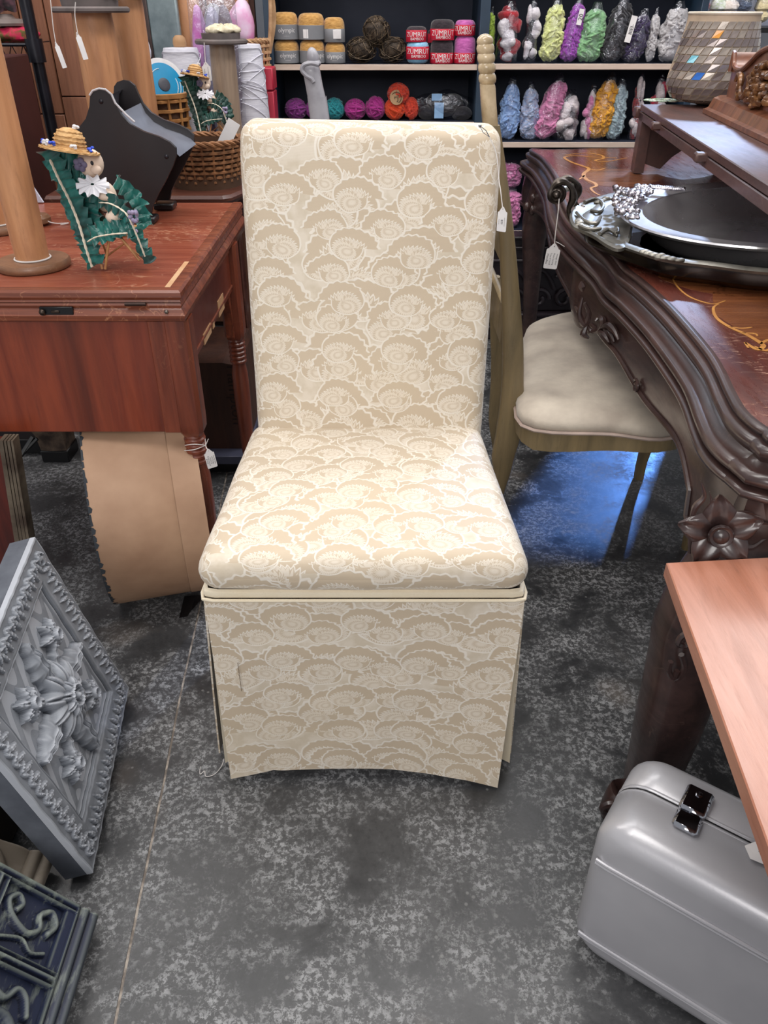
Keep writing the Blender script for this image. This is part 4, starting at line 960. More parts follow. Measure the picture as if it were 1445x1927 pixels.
# mosaic glass vase
vb = atz(1322, 198, .951); vc = Vector((vb.x+.035, vb.y+.02, .951))
def vx(u0, u1, v): a, b = at(u0, v, vc.y), at(u1, v, vc.y); return (b.x-a.x)/2, a.z
vz = thing('mosaic_vase', 'flared mosaic glass vase with blue and amber chips, standing on the pegged stand', 'vase', tuple(vc))
prof_px = [(42, 196), (62, 187), (77, 172), (82, 152), (80, 132), (76, 108), (72, 84), (68, 60), (66, 40), (66, 24)]
prof = []
for hw, v in prof_px:
    a, b = at(1343-hw, v, vc.y), at(1343+hw, v, vc.y); prof.append(((b.x-a.x)/2, a.z))
vcx = at(1345, 120, vc.y).x
prof = [(.03, .953)]+[(r, max(.955, z)) for r, z in prof if z > .954]
PP = smoothpts([(r, 0, z) for r, z in prof], 5)
gl, nt, b = newmat('smoky_glass'); b.inputs['Base Color'].default_value = (*lin('#8f827c'), 1); b.inputs['Roughness'].default_value = .08; b.inputs['Transmission Weight'].default_value = .35; b.inputs['Coat Weight'].default_value = .5
GROUT = mat('#c2ab93', .6, name='pale_grout')
M().lathe([(p.x*.985, p.z) for p in PP]+[(p.x*.95, p.z) for p in PP[::-1][:12]], (vcx, vc.y, 0), 64, caps=False).build('vase_body', GROUT, vz)
M().lathe([(.032, .951), (.034, .954), (.03, .958)], (vcx, vc.y, 0), 32).build('vase_foot', BLACK, vz)
top = PP[-1]; M().lathe([(top.x*.96, top.z-.004), (top.x*1.0, top.z-.004), (top.x*1.01, top.z), (top.x*.98, top.z+.003), (top.x*.95, top.z)], (vcx, vc.y, 0), 64, caps=False).build('vase_lip', mat('#d9cbb8', .3, name='pale_lip'), vz)
GM = [mat('#9b8e88', .12, .3, col2='#7e726e', ns=30, name='mirror_chip', coat=.5), mat('#a99d92', .15, .3, col2='#92877d', ns=30, name='mirror_chip_b', coat=.5), mat('#877a78', .1, .35, name='mirror_chip_c', coat=.5)]
SPEC = {'b': mat('#3f7fe0', .15, .2, name='blue_chip'), 'c': mat('#8fdcf0', .15, name='aqua_chip'), 'a': mat('#e39a3a', .15, name='amber_chip')}
def vr(z):
    for i in range(len(PP)-1):
        if PP[i].z <= z <= PP[i+1].z:
            k = (z-PP[i].z)/max(1e-6, PP[i+1].z-PP[i].z); return PP[i].x*(1-k)+PP[i+1].x*k
    return PP[-1].x
z = .962; row = 0; cnt = 0; ztop = top.z-.006
ring_n = 36
arc = [PP[0]]; step = .021
zs = []; zc_ = .96
while zc_ < ztop:
    zs.append(zc_); sl_ = (vr(min(zc_+.006, ztop))-vr(zc_))/.006; zc_ += step/math.sqrt(1+min(4, sl_*sl_))
meshes = {}; used = set()
for j in range(len(zs)-1):
    rj = vr(zs[j]); nn = 30
    for k in range(nn):
        a0 = 2*math.pi*(k+.42*j)/nn; da = 2*math.pi/nn
        am = (a0+da/2) % (2*math.pi)
        if not (math.pi*.98 < am < math.pi*2.02): continue
        key = j
        if key not in meshes:
            z0, z1 = zs[j]+.0012, zs[j+1]-.0012; g_ = .06; r0, r1 = vr(z0)*1.004, vr(z1)*1.004; sh = .42*da
            V = [(r0*math.cos(x_), r0*math.sin(x_), z0) for x_ in (g_*da, da*(1-g_))]+[(r1*math.cos(x_), r1*math.sin(x_), z1) for x_ in (da*(1-g_)+sh, g_*da+sh)]
            V2 = [(x_*1.012, y_*1.012, z_2) for x_, y_, z_2 in V]
            o = M().add(V+V2, [(4, 5, 6, 7), (0, 1, 5, 4), (1, 2, 6, 5), (2, 3, 7, 6), (3, 0, 4, 7)]).build('mosaic_chip', GM[j % 3], vz, smooth=False, local=True)
            meshes[key] = o.data; C.objects.unlink(o); bpy.data.objects.remove(o)
        o = bpy.data.objects.new('mosaic_chip', meshes[key]); C.objects.link(o); o.parent = vz
        o.location = (vcx-vc.x, 0, -vc.z); o.rotation_euler = (0, 0, a0)
        u_ = None; sp = None
        P = Vector((vcx+rj*math.cos(am), vc.y+rj*math.sin(am), (zs[j]+zs[j+1])/2)); d = P-Vector((0, 0, H)); zc = d.y*ct-d.z*st
        pu, pv = 722.5+FPX*d.x/zc, 963.5-FPX*(d.y*st+d.z*ct)/zc
        for (tu, tv, ky, lb_) in ((1305, 144, 'b', 'bright blue chip'), (1308, 115, 'c', 'pale aqua chip'), (1345, 70, 'a', 'amber chip')):
            if abs(pu-tu) < 9 and abs(pv-tv) < 8 and ky not in used and not used.add(ky): sp = (ky, lb_)
        if sp: o.data = o.data.copy(); o.data.materials[0] = SPEC[sp[0]]; o['label'] = sp[1]
        elif (j*7+k*3) % 5 == 0: o.data = o.data.copy(); o.data.materials[0] = GM[(j+k) % 3]
# carved wooden shelf bracket piece
CW = wood('#8a563c', '#5c3424', (3, 14, 3), .28, 0, coat=.5, name='honey_carved_wood')
GC = mat('#8f6238', .3, .25, col2='#4d2f1d', ns=50, bs=.4, name='gilded_carving', coat=.4)
cp = thing('carved_crest', 'carved brown wooden crest with gilded foliage on stepped moulding, right edge', 'carved moulding', (.95, 1.9, .95))
cA = atz(1322, 209, .955); cE = cA+dv*.95
off = Vector((nv_.x, nv_.y, 0))
prs = [(0, .951), (0, .962)]+[(.004+.012*math.sin(R(a)), .974-.012*math.cos(R(a))) for a in (0, 45, 90)]+[(.018, .978), (.022, .988), (.04, .995), (.13, .995), (.13, .951)]
M().loft([[p+off*o+Vector((0, 0, z-p.z)) for o, z in prs] for p in (cA, cA+dv*.3, cA+dv*.6, cE)]).build('stepped_base', CW, cp, ang=30)
crest = [(0, 0), (0, .06), (.005, .105), (.03, .075), (.10, .07), (.16, .088), (.23, .115), (.32, .13), (.45, .135), (.62, .13), (.78, .10), (.88, .06), (.9, 0)]
q0 = cA+off*.045+dv*.04
cr = smoothpts([(a, 0, b) for a, b in crest[1:-1]], 4); oc_ = [(0, 0)]+[(p.x, p.z) for p in cr]+[(.9, 0)]; n = len(oc_)
V = [tuple(q0+dv*a+Vector((0, 0, .994-q0.z+b))) for a, b in oc_]+[tuple(q0+dv*a+off*(.05+.02)+Vector((0, 0, .994-q0.z+b))) for a, b in oc_]
M().add(V, [tuple(range(n)), tuple(range(n, 2*n))]+[(i, (i+1) % n, (i+1) % n+n, i+n) for i in range(n)]).build('crest_board', CW, cp, ang=30)
g = M()
ed = [q0+dv*a-off*.004+Vector((0, 0, .994-q0.z+b)) for a, b in oc_[1:-1]]; g.tube(ed, .006, 8)
g.build('crest_edge', CW, cp)
g = M()
def cr_pt(a, b, o=-.012): return q0+dv*a+off*o+Vector((0, 0, .994-q0.z+b))
for pts in ([(.10, .045), (.115, .06), (.14, .058), (.15, .04), (.135, .03), (.125, .038)], [(.15, .04), (.17, .02), (.20, .018), (.225, .035), (.22, .055), (.20, .06)], [(.13, .02), (.15, .01), (.165, .02), (.155, .032)], [(.21, .06), (.24, .07), (.28, .09), (.33, .10)], [(.2, .03), (.24, .03), (.27, .055), (.3, .08)], [(.215, .01), (.25, .02), (.28, .045)]):
    P = smoothpts([cr_pt(a, b) for a, b in pts], 5); g.tube(P, [.0085*(1-.5*abs(2*i/(len(P)-1)-1)) for i in range(len(P))], 8)
rnd = random.Random(8)
for k in range(70):
    a, b = rnd.uniform(.24, .42), rnd.uniform(.005, .1)
    if (a-.33)**2/.0085+(b-.05)**2/.0028 > 1: continue
    g.ell(cr_pt(a, b, -.01), (.014, .014, .009), 8, 6, .5, 70)
g.build('gilded_foliage', GC, cp)
# ---------------------------------------------------------------- olive chair behind
OL = wood('#94805c', '#6f6147', (10, 10, 1.2), .38, 0, coat=.25, name='olive_painted_wood')
OLC = mat('#c9b493', .25, col2='#9c8765', ns=22, bs=.2, name='speckled_cream_glaze', coat=.6)
oc = thing('side_chair', 'olive-tan wooden side chair with spiral-turned post and cream seat, facing right', 'chair', (.5, 1.8, 0))
def sqloft(pts, mt, nm, par, seg_=5, ex=3):
    P = smoothpts([p[0] for p in pts], seg_); rings = []
    for i, p in enumerate(P):
        k = i/seg_; a = pts[min(int(k), len(pts)-1)]; b = pts[min(int(k)+1, len(pts)-1)]; f = k-int(k)
        wx = a[1]*(1-f)+b[1]*f; wy = a[2]*(1-f)+b[2]*f; rg = []
        for q_ in range(16):
            an = 2*math.pi*q_/16; c_, d_ = math.cos(an), math.sin(an); rr = (abs(c_)**ex+abs(d_)**ex)**(-1/ex); rg.append(p+Vector((c_*rr*wx, d_*rr*wy, 0)))
        rings.append(rg)
    return M().loft(rings).build(nm, mt, par, ang=50)
ys = 1.62
def P2(u0, u1, v, y=ys, wy=.018): a, b = at(u0, v, y), at(u1, v, y); return (Vector(((a.x+b.x)/2, y, a.z)), (b.x-a.x)/2, wy)
ft = at(920, 1010, ys)
sqloft([(Vector((.232, ys, 0)), .017, .017), P2(925, 955, 905), P2(925, 968, 860), P2(935, 985, 800), P2(944, 985, 720), P2(945, 984, 640), P2(943, 978, 560), P2(939, 968, 450), P2(929, 955, 340), P2(914, 940, 235)], OL, 'back_post', oc)
a = at(907, 232, ys); b = at(920, 140, ys); 
sqloft([P2(908, 937, 235), P2(905, 934, 200), P2(903, 932, 165), P2(903, 930, 158)], OLC, 'glazed_post', oc)
g = M()
for k, v in enumerate((148, 128, 109, 92)):
    c_ = at(917-k*1.2, v, ys); g.ell(c_, (.0165, .0165, .0145), 16, 10, T=Matrix.Translation(c_) @ Matrix.Rotation(R(18), 4, 'Y') @ Matrix.Translation(-c_))
c_ = at(912.5, 78, ys); g.ell(c_, (.0150, .015, .012), 16, 10)
g.build('spiral_finial', OLC, oc)
sqloft([(Vector((.30, 2.18, 0)), .016, .016), (at(938, 860, 2.18), .02, .016), (at(935, 790, 2.18), .026, .016), (at(940, 700, 2.18), .026, .016), (at(935, 620, 2.18), .02, .016), (at(930, 520, 2.18), .016, .016)], OL, 'back_post', oc)
M().box((.262, 1.9, .62), (.016, .54, .09), .006).build('cross_rail', OL, oc); M().box((.262, 1.9, .76), (.014, .54, .07), .006).build('cross_rail', OL, oc)
# seat
sf = [atz(985, 790, .455), atz(983, 700, .455), atz(990, 628, .455), atz(1030, 606, .455), atz(1100, 596, .455), Vector((.80, 2.15, .455)), Vector((.86, 1.9, .455)), Vector((.83, 1.62, .455)), atz(1270, 812, .455), atz(1150, 806, .455)]
SP = smoothpts(sf, 5, True); cc = sum(SP, Vector())/len(SP)
SEATM = mat('#cbbfae', .6, col2='#a99c8e', ns=10, bs=.25, bsc=160, name='faded_cream_seat', sheen=.3)
rr = [(1.0, -.012), (1.012, 0), (1.0, .012), (.94, .024), (.8, .034), (.55, .040), (.25, .042), (.02, .043)]
M().loft([[cc+(p-cc)*k+Vector((0, 0, z)) for p in SP] for k, z in rr]).build('seat_pad', SEATM, oc, ang=180)
M().tube([cc+(p-cc)*1.012+Vector((0, 0, -.012)) for p in SP], .004, 6, True).build('seat_piping', mat('#c8b2a6', .6, name='pinkish_piping'), oc)
ap = [cc+(p-cc)*1.0 for p in SP]; V = []; n = len(ap)
for i, p in enumerate(ap):
    lo_ = .402+.008*math.sin(i*.35)
    for k, z in ((1.0, .441), (1.0, lo_), (.95, lo_), (.95, .441)): q_ = cc+(p-cc)*k; V.append((q_.x, q_.y, z))
M().add(V, [(4*i+a_, 4*i+(a_+1) % 4, 4*((i+1) % n)+(a_+1) % 4, 4*((i+1) % n)+a_) for i in range(n) for a_ in range(4)]).build('seat_rail', OL, oc, ang=50)
lg = Vector((.769, 2.06, 0))
for lp, dx in ((Vector((.772, 2.045, 0)), -.01), (Vector((.80, 1.68, 0)), .01)):
    sqloft([(lp, .014, .014), (lp+Vector((.0, 0, .06)), .015, .015), (lp+Vector((.012, 0, .2)), .022, .02), (lp+Vector((.02, 0, .40)), .03, .03)], OL, 'front_leg', oc)
# dark carved furniture base beyond
db = thing('carved_bench', 'low dark carved furniture piece on the floor beyond the ornate table', 'furniture', (.66, 3.27, 0))
DB = mat('#3a3238', .35, col2='#231c20', ns=8, name='dark_stained')
for z0, z1, y0, in ((0, .05, 3.22), (.05, .065, 3.20), (.065, .10, 3.23), (.10, .115, 3.21)): M().box((.66, y0+.055, (z0+z1)/2), (.52, .11, z1-z0), .004).build('plinth_step', DB, db)
M().box((.66, 3.29, .27), (.52, .08, .31), .004).build('back_panel', DB, db)
g = M()
for k in range(5):
    x0 = .44+.105*k; P = [Vector((x0+.045*math.cos(a_)*(1-a_/10), 3.24, .17+.045*math.sin(a_)*(1-a_/10))) for a_ in np.linspace(0, 7, 22)]; g.tube(P, .009, 7)
    P = smoothpts([(x0-.04, 3.24, .26), (x0, 3.235, .29), (x0+.04, 3.24, .25), (x0+.06, 3.24, .21)], 5); g.tube(P, .009, 7)
g.build('carved_scrolls', DB, db)
for z in (.33, .38, .42): M().box((.66, 3.24, z), (.52, .03, .012), .003).build('moulding', DB, db)
# ---------------------------------------------------------------- foreground desk top
FG = wood('#bb8069', '#9c6148', (12, 1.4, 12), .27, 0, coat=.5, name='foreground_top', bs=.2)
ft_ = thing('wood_desk', 'reddish-brown wooden desk top with square corner, in the foreground at right', 'table', (.8, .5, 0))
zt = .62
a, b = atz(1254, 1058, zt), atz(1460, 1631, zt); d = (b-a).normalized(); e = a+d*1.2; c_ = atz(1500, 1045, zt); d2 = (c_-a).normalized(); f = a+d2*.9
poly = [a, f, f+d*1.2, e]
g = M(); 
g.loft([[Vector((p.x, p.y, z))+((a+f+e+poly[2])/4-p)*k for p in poly] for z, k in ((zt-.022, .004), (zt-.020, 0), (zt-.0015, 0), (zt, .003))]); g.build('desk_top', FG, ft_, ang=20)
for px_, py_ in ((1.05, .66), (1.05, -.3), (.42, -.35)):
    M().box((px_, py_, (zt-.022)/2), (.04, .04, zt-.022), .003).build('leg', FG, ft_)
M().box((.86, .18, .565), (.34, .8, .06), .003).build('apron', FG, ft_)
# ---------------------------------------------------------------- silver case
def case():
    cs_ = thing('silver_case', 'silver-grey hard shell carrying case with ribbed sides and chrome latch', 'case', (.5, .5, 0))
    p0 = atz(1066, 1778, .0); p1 = atz(1300, 1927, 0); dx = (p1-p0).normalized(); dx = Vector((dx.x, dx.y, 0)); dy = Vector((-dx.y, dx.x, 0))
    CM = mat('#b3b2b6', .3, .25, col2='#a6a5aa', ns=4, bs=.06, bsc=300, name='silver_shell', coat=.3)
    L, W_, Hh = .46, .17, .295; r = .034
    T = Matrix(((dx.x, dy.x, 0, p0.x+dy.x*.0), (dx.y, dy.y, 0, p0.y), (0, 0, 1, 0), (0, 0, 0, 1)))
    def shell(y0, y1, nm, r0, r1):
        # cross-section in x,z rounded rect; swept along y with edge rounding
        def rr(inset, y):
            o = []; a0, b0 = inset, inset; A, B = L-inset, Hh-inset; q = max(.004, .045-inset*.6)
            for cx, cz, s in ((A-q, b0+q, -90), (A-q, B-q, 0), (a0+q, B-q, 90), (a0+q, b0+q, 180)):
                for k in range(7): an = R(s+15*k); o.append((cx+q*math.cos(an), y, cz+q*math.sin(an)))
            return o
        rings = []
        if r0: 
            for k in range(7): an = R(90*k/6); rings.append(rr(r0*(1-math.sin(an)), y0+r0*(1-math.cos(an))))
        else: rings += [rr(.002, y0), rr(0, y0+.0015)]
        if r1:
            for k in range(7): an = R(90-90*k/6); rings.append(rr(r1*(1-math.sin(an)), y1-r1*(1-math.cos(an))))
        else: rings += [rr(0, y1-.0015), rr(.002, y1)]
        return M().loft(rings, T=T).build(nm, CM, cs_, ang=60)
    ys_ = .092
    shell(0, ys_, 'case_body', .03, 0); shell(ys_+.0012, W_, 'case_lid', 0, .03)
    def rib(yy, ins=0, rad=.0022, nm='rib', m_=CM):
        o = []; q = .045
        for cx, cz, s in ((L-q-ins, q+ins, -90), (L-q-ins, Hh-q-ins, 0), (q+ins, Hh-q-ins, 90), (q+ins, q+ins, 180)):
            for k in range(7): an = R(s+15*k); o.append(Vector((cx+q*math.cos(an), yy, cz+q*math.sin(an))))
        M().tube(o, rad, 6, True, T=T).build(nm, m_, cs_)
    rib(ys_-.004, .0006, .0016, 'seam_rib'); rib(ys_+.006, .0006, .0016, 'seam_rib')
    rib(ys_+.0006, .0012, .0014, 'seam_gap', BLACK)
    # long embossed ribs across the front face
    for zz in (.228, .222, .05, .045): M().tube([(.012, .0005, zz), (.03, -.0008, zz), (L-.03, -.0008, zz), (L-.012, .0005, zz)], .0028, 8, T=T).build('face_rib', CM, cs_)
    # latch on top
    lx_ = .098; T2 = T @ Matrix.Translation((lx_, ys_, Hh))
    M().box((0, -.022, .005), (.034, .030, .010), .004, T=T2).build('latch_lower', CHROME, cs_)
    lt_ = M().box((0, .016, .006), (.036, .046, .012), .004, T=T2).build('latch_upper', CHROME, cs_)
    M().lathe([(.0046, 0), (.0046, .0012), (.003, .0016)], (0, .024, .012), 16, T=T2).build('keyhole_ring', CHROME, lt_); M().box((0, .024, .0138), (.0012, .004, .0006), 0, T=T2).build('keyhole', BLACK, lt_)
    T3 = T @ Matrix.Translation((.36, ys_, Hh)); M().box((0, -.018, .004), (.026, .022, .008), .003, T=T3).build('latch_lower', CHROME, cs_); M().box((0, .012, .005), (.028, .034, .010), .0035, T=T3).build('latch_upper', CHROME, cs_)
    M().tube(smoothpts([T @ Vector(p) for p in ((.18, ys_+.02, Hh), (.185, ys_+.02, Hh+.022), (.24, ys_+.02, Hh+.026), (.275, ys_+.02, Hh+.022), (.28, ys_+.02, Hh))], 5), .007, 10).build('carry_handle', CM, cs_)
    return T, Hh
Tc, Hc = case()
p_ = Tc @ Vector((.185, .075, Hc+.002))
tgc = thing('price_tag', 'white paper tag lying on the silver case top, partly under desk edge', 'price tag', tuple(p_))
M().add([tuple(p_+Vector(q_)) for q_ in ((-.012, -.006, .004), (.02, -.022, .002), (.036, .004, .003), (.004, .018, .004), (-.012, .012, .004))], [(0, 1, 2, 3, 4)]).build('card', WHITE, tgc, smooth=False)
for k in range(3): M().box((p_.x+.004+.006*k, p_.y-.002*k+.004, p_.z+.0048), (.004, .0012, .0003), 0, rz=.6).build('handwriting', INK, tgc)
# ---------------------------------------------------------------- navy shelf unit with yarn
YF = 3.35
NV = mat('#22374a', .45, col2='#1a2b3c', ns=5, name='navy_paint'); NVD = mat('#141d33', .6, col2='#101728', ns=4, name='dark_navy_paint')
SHE = mat('#cdb9aa', .55, col2='#c0aa9b', ns=12, st=(1, 6, 6), name='pale_shelf_edge')
zu = at(700, 121.5, YF).z; zl = at(1050, 268, YF).z; zl2 = at(700, 230, YF).z
XL0, XL1, XM0, XM1, XR0, XR1 = [at(u, 124, YF).x for u in (503, 516, 898, 916, 1298, 1311)]
su = thing('shelf_unit', 'navy blue wooden shelving unit with pale shelf edges, filled with yarn, at the back', 'shelf', ((XL0+XR1)/2, YF+.15, 0))
for x0, x1, nm in ((XL0, XL1, 'side_panel'), (XM0, XM1, 'divider'), (XR0, XR1, 'side_panel')): M().box(((x0+x1)/2, YF+.15, .70), (x1-x0, .32, 1.40), .002).build(nm, NV, su)
M().box(((XL0+XR1)/2, YF+.315, .70), (XR1-XL0-.004, .012, 1.39), 0).build('back_panel', NVD, su)
def shelf(x0, x1, z):
    M().box(((x0+x1)/2, YF+.152, z-.0085), (x1-x0, .296, .017), 0).build('shelf_board', NVD, su)
    M().box(((x0+x1)/2, YF+.002, z-.009), (x1-x0, .006, .019), .001).build('shelf_edge', SHE, su)
shelf(XL1, XM0, zu); shelf(XM1, XR0, zu+.002); shelf(XM1, XR0, zl); shelf(XL1, XM0, zl2); shelf(XL1, XM0, .42); shelf(XM1, XR0, .42); shelf(XL1, XM0, 1.40); shelf(XM1, XR0, 1.40); shelf(XL1, XM0, .1); shelf(XM1, XR0, .1)
def ycol(c, c2, bs=.8, bsc=140, st=(1, 1, 3)): return mat(c, .75, col2=c2, ns=70, bs=bs, bsc=bsc, st=st, name='yarn', sheen=.3)
DG = mat('#7f8084', .5, col2='#77787c', name='grey_paper'); RED = mat('#c4213a', .45, col2='#b91c35', name='red_paper'); WT = mat('#f0ecec', .5, name='white_print'); BK = mat('#20202a', .5, name='black_print')
def ball(u0, v0, u1, v1, ym, bandspec, label, group, zb=None, dy=.0, name='yarn_ball'):
    y = YF+.058+dy; a, b = at(u0, v1, y), at(u1, v0, y); r = (b.x-a.x)/2; cx = (a.x+b.x)/2
    z0 = zb if zb is not None else a.z; hgt = b.z-a.z
    t = thing(name, label, 'yarn ball', (cx, y, z0), group); h = hgt
    pr = []
    for k in range(15):
        q = k/14*math.pi; pr.append((max(0, r*.985*math.sin(q)**.42), h/2-h/2*math.copysign(abs(math.cos(q))**.62, math.cos(q))))
    pr[0] = (0, .0); pr[-1] = (0, h)
    M().lathe(pr, seg=32, fn=lambda an, z: 1+.018*math.sin(an*23+z*160), caps=False).build('yarn', ym, t, local=True)
    g = M()
    for k in range(7): g.tube([(r*.62*math.cos(an)*(1-.0*k), r*.62*math.sin(an), h-.008+.004*math.sin(an*2+k)) for an in np.linspace(k*.9, k*.9+2.4, 9)], .0022, 5)
    g.build('wound_strands', ym, t, local=True, kind='stuff')
    if bandspec:
        c, f0, f1, txts, tm = bandspec
        bd = M().lathe([(r*.995, h*f0), (r*1.012, h*f0+.001), (r*1.012, h*f1-.001), (r*.995, h*f1)], seg=40, caps=False).build('label_band', c, t, local=True)
        for s_, sz, zf, au in txts:
            vv, ff = textmesh(s_, sz); rr = r*1.02
            M().add([(rr*math.sin(x_/rr+au), -rr*math.cos(x_/rr+au)-z_, h*(f0+(f1-f0)*zf)+y_) for x_, y_, z_ in vv], ff).build('lettering', tm, bd, smooth=False, local=True)
    return t
GOLD = ycol('#c99a55', '#a87a3c'); 
def og(txt=True, au=0): return (DG, .04, .56, [('olympic', .021, .62, au+.12), ('--------', .008, .25, au+.1)] if txt else [], WT)
gb = [(515, 22, 560, 76, 'top of the leftmost pair'), (562, 24, 610, 76, 'top of the middle pair'), (610, 32, 648, 81, 'top of the right-hand pair, small black mark on its grey band'),
      (517, 76, 562, 121, 'bottom of the leftmost pair'), (565, 76, 611, 121, 'bottom of the middle pair, behind the grey post'), (612, 81, 649, 121, 'bottom of the right-hand pair')]
for i, (a, b, c, d, l) in enumerate(gb):
    t = ball(a, b, c, d, GOLD, og(i not in (1, 2), (.05, 0, 0, .1, .35, -.1)[i]), 'golden yarn ball, '+l, 'golden yarn balls on the upper shelf', zu if i > 2 else None)
    bd = [o for o in t.children if o.name.startswith('label_band')][0]
    r = (at(c, d, YF+.058).x-at(a, d, YF+.058).x)/2
    if i == 2:
        g = M()
        for dx_, dz_, rr_ in ((.006, .03, .004), (.012, .026, .003), (.008, .021, .003), (.014, .033, .0022)): g.ell((dx_, -r*1.015, dz_), (rr_, .0006, rr_), 8, 6)
        g.build('printed_mark', BK, bd, local=True); M().box((.012, -r*1.0, .029), (.03, .004, .03), .001).build('white_patch', WT, bd, local=True)
    elif i in (0, 3, 4): M().box((-.026, -r*.83, .026), (.002, .002, .02), 0).build('black_bar', BK, bd, local=True)
    elif i == 1: M().box((-.018, -r*.96, .022), (.02, .002, .028), .0, rz=-.3).build('white_patch', WT, bd, local=True)
def zb_(f0, f1, k=1, au=0): return (RED, f0, f1, [('ZÜMRÜT', .024*k, .62, au), ('BAMBOO', .014*k, .25, au+.06)], WT)
DKY = ycol('#2b1a24', '#1a1018'); PNK = ycol('#c565ad', '#a84c92'); BLU = ycol('#8fc0dd', '#6fa5c6'); ORG = ycol('#e8501c', '#cf3c12'); MAG = ycol('#b3288c', '#8c1a6c'); PUR = ycol('#8a2a86', '#651d62'); TEAL = ycol('#17939c', '#0c6f78'); ROR = ycol('#dd4326', '#b8311b')
G_ = 'red-banded yarn balls on the upper shelf'
ball(764, 49, 803, 79, DKY, zb_(.02, .76, .9), 'dark brown yarn ball with red band, resting on the pale blue one', G_)
ball(764, 78, 808, 121, BLU, zb_(.2, .76), 'pale blue yarn ball with red band', G_, zu)
ball(804, 56, 822, 80, DKY, (RED, .0, .7, [], WT), 'dark yarn ball hidden behind the red-banded ones', G_, None, .09)
ball(809, 36, 856, 76, DKY, zb_(.02, .56), 'dark brown yarn ball, top of the taller middle pair', G_)
ball(809, 75, 854, 121, DKY, zb_(.02, .46), 'dark brown yarn ball, bottom of the taller middle pair', G_, zu)
ball(855, 37, 895, 70, PNK, zb_(.1, .72, .95, -.15), 'pink yarn ball with red band, top of the right-hand pair', G_)
ball(853, 68, 896, 121, PNK, zb_(.02, .4, .95), 'pink yarn ball with red band, bottom of the right-hand pair', G_, zu)
def raffia(u0, v0, u1, v1, label, sd, zb=None):
    y = YF+.08; a, b = at(u0, v1, y), at(u1, v0, y); r = (b.x-a.x)/2; hz = (b.z-a.z)/2; cz = (zb+hz) if zb else (a.z+b.z)/2
    t = thing('raffia_bundle', label, 'yarn ball', ((a.x+b.x)/2, y, cz-hz), 'dark raffia bundles on the upper shelf'); rnd = random.Random(sd)
    M().ell((0, 0, hz), (r*.85, r*.8, hz*.9), 20, 12, .25, 40).build('core', RAFFIA, t, local=True)
    g = M()
    for k in range(60):
        d = Vector([rnd.gauss(0, 1) for _ in range(3)]).normalized(); e = Vector([rnd.gauss(0, 1) for _ in range(3)]); e = (e-d*e.dot(d)).normalized(); kk = rnd.uniform(.85, 1.08)
        a0 = rnd.uniform(0, 6); P = []
        for j in range(9):
            an = a0+j*.28; q = d*math.cos(an)+e*math.sin(an); P.append((q.x*r*kk*(1+.05*math.sin(j*3)), q.y*r*.9*kk, max(.002, hz+q.z*hz*kk)))
        g.tube(P, rnd.uniform(.0012, .0026), 4, flat=.4)
    g.build('strands', mat('#6a5843', .7, col2='#2c221b', ns=90, name='raffia_strand'), t, local=True, kind='stuff')
raffia(652, 72, 706, 121, 'dark brown raffia bundle, lower left of the stack of three', 1, zu)
raffia(713, 70, 765, 121, 'dark brown raffia bundle, lower right of the stack of three', 2, zu)
raffia(683, 29, 733, 90, 'dark brown raffia bundle with loops, on top of the other two', 3)
def skein(u0, v0, u1, v1, ym, label, sd, zb=None, grp='loose yarn balls on the lower left shelf', dy=.02, kraft=False):
    y = YF+.06+dy; a, b = at(u0, v1, y), at(u1, v0, y); rx = (b.x-a.x)/2; hz = (b.z-a.z)/2; cz = (zb+hz) if zb else (a.z+b.z)/2
    t = thing('yarn_ball', label, 'yarn ball', ((a.x+b.x)/2, y, cz-hz), grp); rnd = random.Random(sd)
    M().ell((0, 0, hz), (rx*.93, rx*.9, hz*.93), 22, 14, .06, 20).build('core', ym, t, local=True)
    g = M()
    for k in range(26):
        d = Vector((rnd.gauss(0, 1), rnd.gauss(0, .6), rnd.gauss(0, 1))).normalized(); e = Vector([rnd.gauss(0, 1) for _ in range(3)]); e = (e-d*e.dot(d)).normalized(); P = []
        for j in range(12):
            q = d*math.cos(j*.26)+e*math.sin(j*.26); P.append((q.x*rx*.95, q.y*rx*.92, max(.002, hz+q.z*hz*.95)))
        g.tube(P, .004, 5)
    g.build('strands', ym, t, local=True, kind='stuff')
    if kraft:
        bd = M().lathe([(0, 0), (rx*.62, 0), (rx*.62, .003), (0, .003)], seg=28, T=Matrix.Translation((-.008, -rx*.93, hz*.75)) @ Matrix.Rotation(R(80), 4, 'X') @ Matrix.Rotation(.2, 4, 'Y')).build('paper_label', mat('#b08d68', .7, name='kraft_paper'), t, local=True)
        M().tube([(-.008+rx*.45*math.cos(q), -rx*.93-.004, hz*.75+rx*.45*math.sin(q)) for q in np.linspace(0, 6.2, 24)], .0012, 4).build('printed_ring', mat('#5b4532', .6, name='brown_print'), bd, local=True)
        vv, ff = textmesh('rJ', .03); M().add([(x_-.008, -rx*.93-.005-z_, y_+hz*.75) for x_, y_, z_ in vv], ff).build('lettering', mat('#5b4532', .6, name='brown_print'), bd, smooth=False, local=True)
for a in ((538, 192, 577, 232, PUR, 'purple yarn ball, leftmost on the lower left shelf', 1), (577, 193, 612, 232, PUR, 'purple yarn ball half hidden behind the grey post', 2), (612, 191, 648, 232, TEAL, 'teal yarn ball beside the grey post', 3), (649, 193, 688, 232, MAG, 'magenta yarn ball next to the teal one', 4), (688, 188, 725, 232, MAG, 'magenta yarn ball next to the orange one', 5), (724, 190, 762, 232, ORG, 'bright orange yarn ball under the standing one', 6), (760, 190, 787, 232, ROR, 'reddish orange yarn ball, right of the orange pair', 7)):
    skein(*a, zb=zl2)
